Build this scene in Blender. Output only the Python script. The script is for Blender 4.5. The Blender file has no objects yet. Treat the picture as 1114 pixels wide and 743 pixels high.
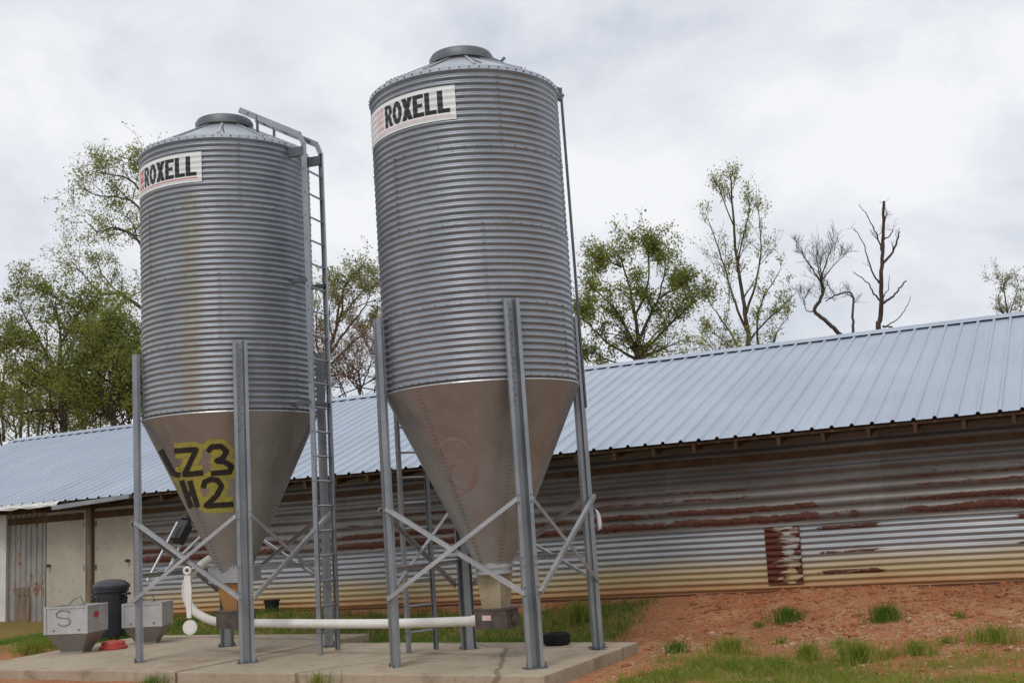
import bpy, bmesh, math, random
import numpy as np
from mathutils import Vector, Matrix, Euler
random.seed(7); RNG=np.random.default_rng(11)
S=bpy.context.scene; COL=S.collection
PI=math.pi; R_=math.radians

# ------------------------------------------------------------------ camera
F=1320.; SL=.050; DH=193.
_p=math.atan(DH/F); _r=math.atan(SL)
FWD=np.array([0,math.cos(_p),math.sin(_p)]); _u0=np.array([0,-math.sin(_p),math.cos(_p)]); _r0=np.array([1.,0,0])
CR=math.cos(_r)*_r0-math.sin(_r)*_u0; CU=math.sin(_r)*_r0+math.cos(_r)*_u0
CAM=np.array([0,0,1.5])
def ray(u,v): return FWD+(u-557)/F*CR-(v-371.5)/F*CU
def atY(u,v,Y): d=ray(u,v); return CAM+d*(Y/d[1])
def atZ(u,v,z=0.): d=ray(u,v); return CAM+d*((z-CAM[2])/d[2])
cd=bpy.data.cameras.new('camera'); cam=bpy.data.objects.new('camera',cd); COL.objects.link(cam)
cd.sensor_width=36; cd.lens=F/1114*36; cd.clip_end=2000; cd.clip_start=.1
M=Matrix(((CR[0],CU[0],-FWD[0]),(CR[1],CU[1],-FWD[1]),(CR[2],CU[2],-FWD[2])))
cam.matrix_world=Matrix.Translation(Vector(CAM))@M.to_4x4()
S.camera=cam

# site frame: t runs along the house, w away from the camera
Q0=np.array([1.109,18.70,0]); BH=np.array([.9063,-.4226,0]); NN=np.array([.4226,.9063,0]); INC=.0194
def W(t,w,z): return Q0+BH*t+NN*w+np.array([0,0,z])
def H(t,w,h): return Q0+BH*t+NN*w+np.array([0,0,h+INC*t])
def tw(p): d=np.asarray(p)-Q0; return float(d@BH),float(d@NN)
BANG=math.atan2(BH[1],BH[0])

# ------------------------------------------------------------------ helpers
def tag(o,label,cat,group=None):
    o['label']=label; o['category']=cat
    if group: o['group']=group
    return o
def empty(name,loc,rot=(0,0,0)):
    o=bpy.data.objects.new(name,None); COL.objects.link(o); o.location=Vector(loc); o.rotation_euler=rot; o.empty_display_size=.2
    return o
class MB:
    def __init__(s): s.v=[]; s.f=[]; s.m=[]; s.uv=None
    def add(s,vs,fs,m=0):
        b=len(s.v); s.v.extend([tuple(map(float,x)) for x in vs]); s.f.extend([tuple(b+i for i in f) for f in fs]); s.m.extend([m]*len(fs)); return s
    def box(s,c,size,rz=0,m=0,ax=None,taper=None):
        x,y,z=[k/2 for k in size]; c=np.array(c,float)
        if ax is None: ax=[np.array([math.cos(rz),math.sin(rz),0]),np.array([-math.sin(rz),math.cos(rz),0]),np.array([0,0,1.])]
        vs=[]
        for k in (-1,1):
            q=1 if (taper is None or k==1) else taper
            for i,j in ((-1,-1),(1,-1),(1,1),(-1,1)): vs.append(c+ax[0]*i*x*q+ax[1]*j*y*q+ax[2]*k*z)
        return s.add(vs,[(3,2,1,0),(4,5,6,7),(0,1,5,4),(1,2,6,5),(2,3,7,6),(3,0,4,7)],m)
    def bar(s,a,b,wd,th,m=0,up=(0,0,1)):
        a=np.array(a,float); b=np.array(b,float); d=b-a; L=np.linalg.norm(d); d/=L; up=np.array(up,float)
        x=np.cross(d,up); 
        if np.linalg.norm(x)<1e-4: x=np.cross(d,np.array([1.,0,0]))
        x/=np.linalg.norm(x); y=np.cross(x,d)
        return s.box((a+b)/2,(wd,th,L),m=m,ax=[x,y,d])
    def tube(s,path,r,n=8,m=0,cap=True):
        P=[np.array(p,float) for p in path]; N=len(P); rs=r if hasattr(r,'__len__') else [r]*N
        b=len(s.v); x=None
        for i in range(N):
            d=P[min(i+1,N-1)]-P[max(i-1,0)]; d=d/(np.linalg.norm(d)+1e-9)
            if x is None:
                x=np.cross(d,[0,0,1.]); 
                if np.linalg.norm(x)<.05: x=np.cross(d,[1.,0,0])
            x=x-d*(x@d); x/=np.linalg.norm(x)+1e-9; y=np.cross(d,x)
            for k in range(n):
                a=2*PI*k/n; s.v.append(tuple(P[i]+(x*math.cos(a)+y*math.sin(a))*rs[i]))
        for i in range(N-1):
            for k in range(n):
                k2=(k+1)%n; s.f.append((b+i*n+k,b+i*n+k2,b+(i+1)*n+k2,b+(i+1)*n+k)); s.m.append(m)
        if cap:
            s.f.append(tuple(b+k for k in reversed(range(n)))); s.m.append(m)
            s.f.append(tuple(b+(N-1)*n+k for k in range(n))); s.m.append(m)
        return s
    def lathe(s,prof,n=64,c=(0,0,0),m=0,cap0=False,cap1=False):
        b=len(s.v); c=np.array(c,float)
        for r,z in prof:
            for k in range(n):
                a=2*PI*k/n; s.v.append((c[0]+r*math.cos(a),c[1]+r*math.sin(a),c[2]+z))
        for i in range(len(prof)-1):
            for k in range(n):
                k2=(k+1)%n; s.f.append((b+i*n+k,b+i*n+k2,b+(i+1)*n+k2,b+(i+1)*n+k)); s.m.append(m)
        if cap0: s.f.append(tuple(b+k for k in reversed(range(n)))); s.m.append(m)
        if cap1: s.f.append(tuple(b+(len(prof)-1)*n+k for k in range(n))); s.m.append(m)
        return s
    def extr(s,prof,a,ex,ey,ez,L,m=0):
        """closed 2D profile (x,y) swept from a along ez by L"""
        n=len(prof); a=np.array(a,float); vs=[a+ex*x+ey*y for x,y in prof]+[a+ex*x+ey*y+ez*L for x,y in prof]
        fs=[(i,(i+1)%n,n+(i+1)%n,n+i) for i in range(n)]
        return s.add(vs,fs+[tuple(reversed(range(n))),tuple(range(n,2*n))],m)
    def mesh(s,name,mats,smooth=False,off=(0,0,0)):
        me=bpy.data.meshes.new(name); o=np.array(off,float)
        v=np.array(s.v)-o if len(s.v) else []
        me.from_pydata([tuple(x) for x in v],[],s.f)
        for mm in (mats if isinstance(mats,(list,tuple)) else [mats]): me.materials.append(mm)
        me.polygons.foreach_set('material_index',s.m)
        if s.uv is not None:
            ul=me.uv_layers.new(name='UVMap'); idx=np.zeros(len(me.loops),int); me.loops.foreach_get('vertex_index',idx)
            ul.data.foreach_set('uv',np.array(s.uv)[idx].ravel())
        me.update()
        if smooth is True: me.polygons.foreach_set('use_smooth',[True]*len(me.polygons))
        elif smooth:
            me.polygons.foreach_set('use_smooth',[True]*len(me.polygons)); me.set_sharp_from_angle(angle=R_(smooth))
        return me
    def build(s,name,mats,parent=None,smooth=False,loc=None):
        """verts are world (loc None: minus the parent's location) or local"""
        off=(0,0,0)
        if loc=='local': pass
        elif parent is not None:
            q=parent; off=np.zeros(3)
            while q is not None: off=off+np.array(q.location); q=q.parent
        o=bpy.data.objects.new(name,s.mesh(name,mats,smooth,off)); COL.objects.link(o)
        if parent is not None: o.parent=parent
        return o
def recenter(o,p):
    """put a free mesh object's origin at p"""
    p=Vector(p); o.data.transform(Matrix.Translation(-p)); o.location=p; return o

# ------------------------------------------------------------------ materials
class N:
    def __init__(s,name):
        s.mat=bpy.data.materials.new(name); s.mat.use_nodes=True; s.t=s.mat.node_tree; s.b=s.t.nodes['Principled BSDF']
    def n(s,ty,**kw):
        x=s.t.nodes.new(ty)
        for k,v in kw.items(): setattr(x,k,v)
        return x
    def l(s,a,b): s.t.links.new(a,b)
    def setv(s,sock,v):
        if hasattr(v,'is_linked') or isinstance(v,bpy.types.NodeSocket): s.l(v,sock)
        else: sock.default_value=v
    def coord(s,kind='Object',scale=(1,1,1)):
        c=s.n('ShaderNodeTexCoord'); m=s.n('ShaderNodeMapping'); s.l(c.outputs[kind],m.inputs[0]); m.inputs['Scale'].default_value=scale; return m.outputs[0]
    def noise(s,vec,scale=5,detail=4,rough=.6,dist=0):
        x=s.n('ShaderNodeTexNoise'); s.l(vec,x.inputs['Vector']); x.inputs['Scale'].default_value=scale; x.inputs['Detail'].default_value=detail; x.inputs['Roughness'].default_value=rough; x.inputs['Distortion'].default_value=dist; return x.outputs['Fac']
    def ramp(s,fac,a,b,lo=(0,0,0,1),hi=(1,1,1,1)):
        x=s.n('ShaderNodeMapRange'); x.interpolation_type='SMOOTHSTEP'; s.setv(x.inputs[0],fac); x.inputs[1].default_value=a; x.inputs[2].default_value=b; return x.outputs[0]
    def mix(s,fac,a,b,mode='MIX'):
        x=s.n('ShaderNodeMix',data_type='RGBA',blend_type=mode); s.setv(x.inputs[0],fac)
        for i,v in ((6,a),(7,b)):
            if isinstance(v,(tuple,list)): x.inputs[i].default_value=tuple(v[:3])+(1,)
            else: s.l(v,x.inputs[i])
        return x.outputs[2]
    def math(s,op,a,b=0.,c=None):
        x=s.n('ShaderNodeMath',operation=op); s.setv(x.inputs[0],a); s.setv(x.inputs[1],b)
        if c is not None: s.setv(x.inputs[2],c)
        return x.outputs[0]
    def sep(s,vec):
        x=s.n('ShaderNodeSeparateXYZ'); s.l(vec,x.inputs[0]); return x.outputs
    def out(s,color=None,rough=None,metal=None,bump=None,bs=.3,bd=.01):
        if color is not None:
            if isinstance(color,(tuple,list)): s.b.inputs['Base Color'].default_value=tuple(color[:3])+(1,)
            else: s.l(color,s.b.inputs['Base Color'])
        if rough is not None: s.setv(s.b.inputs['Roughness'],rough)
        if isinstance(rough,float) and rough>=.58: s.b.inputs['Specular IOR Level'].default_value=.12
        if metal is not None: s.setv(s.b.inputs['Metallic'],metal)
        if bump is not None:
            x=s.n('ShaderNodeBump'); x.inputs['Strength'].default_value=bs; x.inputs['Distance'].default_value=bd; s.l(bump,x.inputs['Height']); s.l(x.outputs[0],s.b.inputs['Normal'])
        return s.mat
def mottled(name,c1,c2,scale=6,rough=.7,metal=0,bs=.2,bd=.005,kind='Object',stretch=(1,1,1),c3=None,detail=5):
    m=N(name); v=m.coord(kind,stretch); f=m.noise(v,scale,detail); f2=m.noise(v,scale*7,3)
    c=m.mix(m.ramp(f,.35,.65),c1,c2)
    if c3: c=m.mix(m.ramp(f2,.58,.72),c,c3)
    return m.out(c,rough,metal,f2,bs,bd)

def galv(name,base,base2,rough=.38,metal=.85,streak=None,sfac=.5,spangle=60):
    m=N(name); v=m.coord('Object'); vs=m.coord('Object',(2.2,2.2,.22))
    n1=m.noise(v,2.2,5); n2=m.noise(vs,2.4,5); 
    vor=m.n('ShaderNodeTexVoronoi'); m.l(v,vor.inputs['Vector']); vor.inputs['Scale'].default_value=spangle
    sp=m.sep(vor.outputs['Color'])[0]
    c=m.mix(m.ramp(n1,.3,.7),base,base2); c=m.mix(m.math('MULTIPLY',sp,.28),c,(base[0]*.55,base[1]*.56,base[2]*.6))
    if streak is not None: c=m.mix(m.math('MULTIPLY',m.ramp(n2,.5,.72),sfac),c,streak)
    r=m.math('ADD',m.math('MULTIPLY',n1,.2),rough-.1)
    mt=m.math('SUBTRACT',metal,m.math('MULTIPLY',m.ramp(n2,.5,.72),.25))
    return m.out(c,r,mt,n1,.08,.01)
MAT={}
MAT['barrel']=galv('galvanised_corrugated',(.30,.325,.355),(.385,.41,.44),.43,.62,(.27,.26,.24),.35)
def barrel_stained():
    m=N('galvanised_corrugated_stained'); v=m.coord('Object'); n1=m.noise(v,2.2,5); x,y,z=m.sep(v)
    vor=m.n('ShaderNodeTexVoronoi'); m.l(v,vor.inputs['Vector']); vor.inputs['Scale'].default_value=60
    c=m.mix(m.ramp(n1,.3,.7),(.30,.325,.355),(.385,.41,.44)); c=m.mix(m.math('MULTIPLY',m.sep(vor.outputs['Color'])[0],.28),c,(.20,.215,.24))
    # a yellowish dust run below the decal: band in azimuth about az0
    az=m.math('ARCTAN2',y,x); d=m.math('ABSOLUTE',m.math('SUBTRACT',az,m.math('ADD',R_(-101),m.math('MULTIPLY',m.math('SUBTRACT',n1,.5),.35))))
    band=m.math('SUBTRACT',1,m.ramp(d,.02,.20)); n3=m.noise(m.coord('Object',(4,4,.8)),2.5,5)
    fac=m.math('MULTIPLY',band,m.ramp(n3,.25,.6)); low=m.math('SUBTRACT',1,m.ramp(z,5.55,5.8)); fac=m.math('MULTIPLY',m.math('MULTIPLY',fac,low),.6)
    c=m.mix(fac,c,(.30,.26,.16)); mt=m.math('SUBTRACT',.62,m.math('MULTIPLY',fac,.45))
    return m.out(c,m.math('ADD',m.math('MULTIPLY',n1,.2),.35),mt,n1,.08,.01)
MAT['barrel_st']=barrel_stained()
MAT['roofcap']=galv('galvanised_cap',(.46,.49,.53),(.54,.57,.61),.42,.75)
MAT['steel']=galv('galvanised_post',(.29,.31,.33),(.40,.42,.44),.42,.75,(.2,.2,.2),.5,90)
MAT['brace']=galv('galvanised_brace',(.40,.41,.42),(.54,.55,.56),.45,.65,(.25,.245,.235),.5,90)
MAT['bolt']=mottled('bolt_steel',(.17,.175,.18),(.24,.245,.25),8,.5,.7)
MAT['darksteel']=galv('dull_steel',(.11,.118,.127),(.17,.18,.19),.5,.6)
def conemat():
    m=N('dusty_hopper_metal'); v=m.coord('Object'); vs=m.coord('Object',(2.5,2.5,.5)); n1=m.noise(v,1.7,6); n2=m.noise(vs,3,6); n3=m.noise(v,35,3)
    c=m.mix(m.ramp(n1,.3,.7),(.35,.365,.375),(.44,.46,.475)); c=m.mix(m.math('MULTIPLY',m.ramp(n2,.48,.7),.6),c,(.34,.30,.25))
    c=m.mix(m.math('MULTIPLY',n3,.25),c,(.2,.19,.18))
    return m.out(c,m.math('ADD',m.math('MULTIPLY',n1,.25),.25),m.math('SUBTRACT',.62,m.math('MULTIPLY',m.ramp(n2,.48,.7),.3)),m.noise(m.coord('Object',(2.6,2.6,.8)),1.6,2),.35,.05)
MAT['cone']=conemat()
MAT['white']=mottled('sign_white',(.72,.72,.70),(.80,.80,.79),3,.45,bs=.02)
MAT['black']=mottled('paint_black',(.012,.012,.012),(.03,.028,.026),30,.55,bs=.05)
MAT['red']=mottled('sign_red',(.5,.06,.06),(.58,.12,.11),20,.5,bs=.02)
MAT['pink']=mottled('sign_faded_red',(.72,.42,.40),(.78,.6,.58),20,.5,bs=.02)
MAT['yellow']=mottled('spray_yellow',(.46,.42,.07),(.36,.32,.10),14,.7,bs=.05,c3=(.30,.26,.14))
MAT['fadered']=mottled('faded_red_paint',(.33,.25,.225),(.37,.33,.31),6,.5,.5,bs=.02)
MAT['pvc']=mottled('white_pvc',(.78,.77,.73),(.72,.70,.64),5,.35,bs=.03,c3=(.66,.62,.54))
MAT['tan']=mottled('dusty_boot',(.42,.36,.25),(.34,.29,.19),5,.55,.25,c3=(.5,.42,.28))
MAT['orange']=mottled('orange_boot',(.42,.22,.07),(.36,.19,.08),6,.5,.1)
MAT['grime']=mottled('grimy_box',(.10,.085,.08),(.16,.13,.115),9,.6,.3)
MAT['navy']=mottled('dark_navy_plastic',(.022,.025,.034),(.035,.038,.048),5,.42,c3=(.05,.05,.06))
MAT['rubber']=mottled('black_rubber',(.014,.014,.015),(.03,.03,.03),12,.6)
MAT['redpl']=mottled('red_plastic',(.50,.045,.04),(.42,.05,.045),9,.45,c3=(.5,.14,.1))
MAT['hop']=galv('feed_cart_metal',(.52,.52,.52),(.62,.62,.62),.45,.45,(.30,.28,.25),.5,70)
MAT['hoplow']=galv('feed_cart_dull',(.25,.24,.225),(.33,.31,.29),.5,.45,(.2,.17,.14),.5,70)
MAT['wood']=mottled('weathered_wood',(.16,.12,.085),(.24,.19,.14),3,.85,stretch=(6,6,.7),c3=(.08,.055,.04),bs=.4)
MAT['rafter']=mottled('bare_rafter_wood',(.12,.075,.045),(.085,.05,.03),4,.8,c3=(.08,.05,.03),bs=.3)
MAT['sill']=mottled('rotten_sill',(.14,.06,.04),(.09,.045,.03),3,.9,c3=(.22,.12,.085),bs=.6)
MAT['door']=mottled('cream_door_paint',(.45,.42,.345),(.39,.36,.295),1.6,.6,c3=(.33,.295,.23),bs=.08)
MAT['trim']=mottled('white_trim',(.66,.66,.64),(.56,.55,.52),3,.6,c3=(.5,.40,.28))
def conc():
    m=N('concrete'); v=m.coord('Object'); a=m.noise(v,.9,6); b=m.noise(v,9,5); g=m.noise(v,90,3)
    c=m.mix(m.ramp(a,.3,.7),(.35,.285,.205),(.45,.385,.295)); c=m.mix(m.math('MULTIPLY',m.ramp(b,.5,.75),.7),c,(.24,.19,.14)); c=m.mix(m.math('MULTIPLY',m.ramp(a,.54,.66),.65),c,(.30,.21,.135)); c=m.mix(m.math('MULTIPLY',m.ramp(m.noise(v,2.1,6,.7),.55,.68),.55),c,(.20,.16,.12))
    wv=m.n('ShaderNodeTexVoronoi',feature='DISTANCE_TO_EDGE'); wv.inputs['Scale'].default_value=.23; ms=m.n('ShaderNodeMix',data_type='VECTOR'); ms.inputs[0].default_value=.12; m.l(v,ms.inputs[4]); nn=m.n('ShaderNodeTexNoise'); m.l(v,nn.inputs['Vector']); nn.inputs['Scale'].default_value=2.5; nn.inputs['Detail'].default_value=5; m.l(nn.outputs['Color'],ms.inputs[5]); m.l(ms.outputs[1],wv.inputs['Vector'])
    ck=m.math('SUBTRACT',1,m.ramp(wv.outputs['Distance'],.002,.007)); c=m.mix(m.math('MULTIPLY',ck,.6),c,(.11,.085,.06))
    return m.out(c,.85,0,m.math('ADD',m.math('MULTIPLY',b,.6),m.math('MULTIPLY',g,.4)),.45,.012)
MAT['conc']=conc()
def roofmat():
    m=N('galvalume_roof'); v=m.coord('UV'); a=m.noise(v,.5,5); s=m.noise(m.coord('UV',(9,.35,1)),1.5,4); b=m.noise(v,40,2)
    x=m.sep(v)[0]; cell=m.n('ShaderNodeTexWhiteNoise',noise_dimensions='1D'); m.l(m.math('FLOOR',m.math('DIVIDE',x,.804)),cell.inputs['W'])
    c=m.mix(m.ramp(a,.3,.7),(.42,.475,.555),(.49,.545,.62)); c=m.mix(m.math('MULTIPLY',cell.outputs[0],.35),c,(.37,.43,.52)); c=m.mix(m.math('MULTIPLY',m.ramp(s,.50,.72),.4),c,(.34,.35,.37))
    return m.out(c,m.math('ADD',m.math('MULTIPLY',a,.15),.36),.55,b,.03,.004)
MAT['roof']=roofmat()
def sheetmat(name,lower):
    m=N(name); v=m.coord('UV'); x,z,_=m.sep(v)
    fine=m.noise(v,14,5); big=m.noise(m.coord('UV',(.5,2.5,1)),1.3,4); st=m.noise(m.coord('UV',(1.1,9,1)),1.6,6,.65); dr=m.noise(m.coord('UV',(7,.6,1)),1.4,4)
    cell=m.n('ShaderNodeTexWhiteNoise',noise_dimensions='1D'); m.l(m.math('FLOOR',m.math('DIVIDE',m.math('ADD',x,.1 if lower else 1.9),3.1)),cell.inputs['W']); cv=cell.outputs[0]
    if lower:
        c=m.mix(m.ramp(big,.3,.7),(.30,.32,.34),(.40,.42,.44)); c=m.mix(m.math('MULTIPLY',cv,.3),c,(.26,.28,.30))
        e=m.math('ADD',z,m.math('MULTIPLY',m.math('SUBTRACT',m.noise(m.coord('UV',(1.2,.5,1)),1.3,4),.5),.28))
        yel=m.math('SUBTRACT',1,m.ramp(e,.48,.88)); c=m.mix(m.math('MULTIPLY',yel,.85),c,(.44,.33,.15))
        red=m.math('SUBTRACT',1,m.ramp(e,.26,.50)); c=m.mix(m.math('MULTIPLY',red,.85),c,(.38,.17,.065))
        # rust: rows on some sheets
        b1=m.math('SUBTRACT',1,m.ramp(m.math('ABSOLUTE',m.math('SUBTRACT',z,.49)),.02,.05)); b2=m.math('SUBTRACT',1,m.ramp(m.math('ABSOLUTE',m.math('SUBTRACT',z,1.10)),.02,.05)); b3=m.math('SUBTRACT',1,m.ramp(m.math('ABSOLUTE',m.math('SUBTRACT',z,.76)),.01,.035))
        bb=m.math('ADD',m.math('ADD',b1,b2),b3); bb=m.math('MULTIPLY',bb,m.ramp(m.noise(m.coord('UV',(.42,.0,1)),1.1,2),.46,.56))
        rg=m.noise(m.coord('UV',(6.,10,1)),1.5,6,.7)
        bb=m.math('MULTIPLY',bb,m.math('ADD',.25,m.math('MULTIPLY',m.ramp(x,3.2,3.5),.85)))
        rust=m.ramp(m.math('ADD',m.math('ADD',st,m.math('MULTIPLY',m.math('SUBTRACT',rg,.5),.6)),m.math('MULTIPLY',m.math('SUBTRACT',bb,.5),.45)),.58,.68)
        dirt=m.math('MULTIPLY',yel,.5)
    else:
        c=m.mix(m.ramp(big,.3,.7),(.135,.125,.117),(.205,.195,.185)); c=m.mix(m.math('MULTIPLY',cv,.5),c,(.10,.09,.082)); c=m.mix(m.math('MULTIPLY',m.ramp(dr,.5,.75),.45),c,(.15,.11,.08))
        rows=None; zz=m.math('ADD',z,m.math('MULTIPLY',m.math('SUBTRACT',m.noise(m.coord('UV',(1.4,2.,1)),1.2,5,.7),.5),.11))
        for zc,hw in ((1.27,.055),(1.42,.04),(1.60,.022),(1.72,.015)):
            q=m.math('SUBTRACT',1,m.ramp(m.math('ABSOLUTE',m.math('SUBTRACT',zz,zc)),hw*.5,hw*1.8)); q=m.math('MULTIPLY',q,1 if zc<1.5 else .72); rows=q if rows is None else m.math('MAXIMUM',rows,q)
        seg=m.ramp(m.noise(m.coord('UV',(.45,.35,1)),1.2,3),.36,.54)
        rows=m.math('MULTIPLY',rows,m.math('ADD',m.math('MULTIPLY',seg,.75),.3))
        rg=m.noise(m.coord('UV',(5.,11,1)),1.5,6,.7)
        rust=m.ramp(m.math('ADD',m.math('ADD',m.math('MULTIPLY',st,.45),m.math('MULTIPLY',m.math('SUBTRACT',rg,.5),.75)),m.math('MULTIPLY',rows,.50)),.47,.60)
        small=m.math('MULTIPLY',m.ramp(rg,.60,.66),m.math('MULTIPLY',m.ramp(z,1.50,1.6),m.math('SUBTRACT',1,m.ramp(z,1.82,1.95)))); small=m.math('MULTIPLY',small,seg); rust=m.math('MAXIMUM',rust,small)
        dirt=0.
    rc=m.mix(m.ramp(fine,.35,.65),(.065,.026,.018),(.13,.052,.034))
    rust2=m.math('MULTIPLY',rust,m.ramp(fine,.28,.42)); c=m.mix(rust2,c,rc)
    mt=m.math('MULTIPLY',m.math('SUBTRACT',1,rust2),.45)
    if lower: mt=m.math('MULTIPLY',mt,m.math('SUBTRACT',1,yel))
    m.b.inputs['Specular IOR Level'].default_value=.25
    return m.out(c,m.math('ADD',m.math('MULTIPLY',rust2,.35),.45),mt,fine,.15,.004)
MAT['lower']=sheetmat('lower_siding',True); MAT['upper']=sheetmat('upper_siding',False)
def rustpatch():
    m=N('rusty_patch_sheet'); v=m.coord('UV'); st=m.noise(m.coord('UV',(2.6,11.5,1)),1.6,5,.65); fine=m.noise(v,25,4); z=m.sep(v)[1]
    c=m.mix(m.ramp(z,.5,.75),(.42,.32,.18),(.36,.345,.32)); r=m.ramp(st,.42,.50); xx=m.sep(v)[0]; ed=m.math('ABSOLUTE',m.math('SUBTRACT',xx,2.96)); r=m.ramp(m.math('ADD',st,m.math('MULTIPLY',m.math('SUBTRACT',ed,.17),.75)),.39,.47); c=m.mix(r,c,m.mix(fine,(.07,.022,.018),(.15,.05,.03)))
    return m.out(c,.7,0,fine,.2,.004)
MAT['patch']=rustpatch()
def barnsheet():
    m=N('weathered_vertical_sheet'); v=m.coord('UV'); a=m.noise(m.coord('UV',(3,.8,1)),2,6); f=m.noise(v,16,4)
    c=m.mix(m.ramp(a,.35,.65),(.27,.26,.25),(.36,.345,.325)); c=m.mix(m.ramp(m.math('ADD',a,m.math('MULTIPLY',f,.3)),.70,.80),c,(.26,.145,.085))
    return m.out(c,.6,.25,f,.15,.004)
MAT['barn']=barnsheet()
def groundmat():
    m=N('red_dirt'); v=m.coord('Object'); a=m.noise(v,.35,6,.6); b=m.noise(v,2.3,6,.65); g=m.noise(v,22,5,.7); f=m.noise(v,75,3,.7)
    c=m.mix(m.ramp(a,.35,.65),(.45,.178,.078),(.33,.125,.058)); c=m.mix(m.ramp(b,.45,.7),c,(.46,.26,.135)); g2=m.noise(v,48,4,.75); c=m.mix(m.ramp(g,.50,.66),c,(.19,.07,.032)); c=m.mix(m.math('MULTIPLY',m.ramp(g2,.54,.64),.75),c,(.52,.33,.17)); c=m.mix(m.math('MULTIPLY',m.ramp(f,.60,.68),.8),c,(.52,.44,.36))
    vc=m.n('ShaderNodeVertexColor'); vc.layer_name='growth'; gm=m.sep(vc.outputs['Color'])[0]
    gm=m.ramp(m.math('ADD',gm,m.math('MULTIPLY',m.math('SUBTRACT',b,.5),.9)),.4,.7)
    c=m.mix(m.math('MULTIPLY',gm,.8),c,m.mix(f,(.12,.12,.03),(.22,.19,.055)))
    x,y,_=m.sep(v); wv=m.math('ADD',m.math('MULTIPLY',x,.4226),m.math('MULTIPLY',m.math('SUBTRACT',y,18.7),.9063))
    c=m.mix(m.math('SUBTRACT',1,m.ramp(m.math('ADD',wv,m.math('MULTIPLY',b,1.2)),-9.0,-8.0)),c,m.mix(g,(.16,.15,.135),(.27,.26,.24)))  # unseen foreground made a grey gravel lane, added to cool the silos' brown reflections
    return m.out(c,.95,0,m.math('ADD',m.math('MULTIPLY',g,.7),m.math('MULTIPLY',f,.4)),.9,.03)
MAT['ground']=groundmat()
def leafmat(name,c1,c2,c3):
    m=N(name); geo=m.n('ShaderNodeObjectInfo'); v=m.coord('Object'); a=m.noise(v,.6,3); b=m.noise(v,6,2)
    c=m.mix(m.ramp(a,.35,.65),c1,c2); c=m.mix(m.ramp(b,.5,.7),c,c3)
    m.out(c,.6,0); tr=m.n('ShaderNodeBsdfTranslucent'); m.l(c,tr.inputs[0]); mx=m.n('ShaderNodeMixShader'); mx.inputs[0].default_value=.5
    o=[n for n in m.t.nodes if n.type=='OUTPUT_MATERIAL'][0]; m.l(m.b.outputs[0],mx.inputs[1]); m.l(tr.outputs[0],mx.inputs[2]); m.l(mx.outputs[0],o.inputs[0]); return m.mat
MAT['leaf']=leafmat('spring_leaves',(.23,.28,.06),(.32,.355,.09),(.40,.40,.13))
MAT['leafdark']=leafmat('dark_leaves',(.18,.215,.045),(.255,.29,.065),(.33,.33,.10))
MAT['leafpale']=leafmat('pale_leaves',(.26,.28,.10),(.33,.34,.15),(.40,.38,.20))
MAT['leafred']=leafmat('red_buds',(.27,.15,.085),(.33,.20,.125),(.22,.13,.075))
MAT['grass']=leafmat('grass_blades',(.20,.27,.035),(.29,.34,.055),(.42,.38,.13))
MAT['grassdark']=leafmat('dark_grass_blades',(.10,.20,.028),(.15,.25,.04),(.22,.26,.08))
MAT['bark']=mottled('bark',(.06,.048,.037),(.095,.08,.064),2,.9,bs=.6,bd=.03,c3=(.035,.028,.024))
MAT['barkdead']=mottled('dead_bark',(.055,.036,.026),(.09,.062,.045),2,.9,bs=.6,bd=.03,c3=(.03,.022,.018))
MAT['stone']=mottled('gravel_stones',(.42,.28,.17),(.32,.15,.085),3,.9,bs=.3,c3=(.54,.45,.34))
MAT['clod']=mottled('clay_clods',(.37,.145,.066),(.25,.098,.046),4,.95,bs=.5,c3=(.45,.22,.11))
MAT['straw']=mottled('dry_straw',(.42,.33,.19),(.30,.21,.12),3,.8)
MAT['cloth']=mottled('white_plastic_film',(.74,.74,.73),(.66,.66,.65),4,.4)

# ------------------------------------------------------------------ terrain
def sstep(a,b,x): 
    x=np.clip((x-a)/(b-a),0,1); return x*x*(3-2*x)
_gn=[(RNG.uniform(.5,1)*k,RNG.uniform(0,2*PI),RNG.uniform(0,6.28),amp) for k,amp in ((.5,.03),(.9,.022),(1.7,.014),(3.1,.008),(5.5,.006),(8,.004)) for _ in range(3)]
def gz(t,w):
    t=np.asarray(t,float); w=np.asarray(w,float)
    base=.235+.0194*np.clip(t,-30,40)
    front=-.125+.012*np.clip(t-2,0,25)-.02*sstep(-7,-14,w)*1.
    k=sstep(-2.7,-.05,w)**.85
    left=sstep(-2,-6,t)
    z=front*(1-k)+(base)*k
    n=sum(a*np.sin(f*(np.cos(th)*t+np.sin(th)*w)*2+ph) for f,th,ph,a in _gn)
    near=sstep(-.02,-.5,w)
    slab=sstep(0,.35,np.maximum(np.maximum(-6.6-t,t-1.95),np.maximum(-6.5-w,w+2.4)))
    z=z+n*near*(.25+.75*slab)
    # under the slabs keep the soil below the concrete
    ins=((t>-6.7)&(t<2.0)&(w>-6.6)&(w<np.where(t<-2.5,-2.35,-3.5)))
    return np.where(ins,np.minimum(z,-.11),z)
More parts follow.
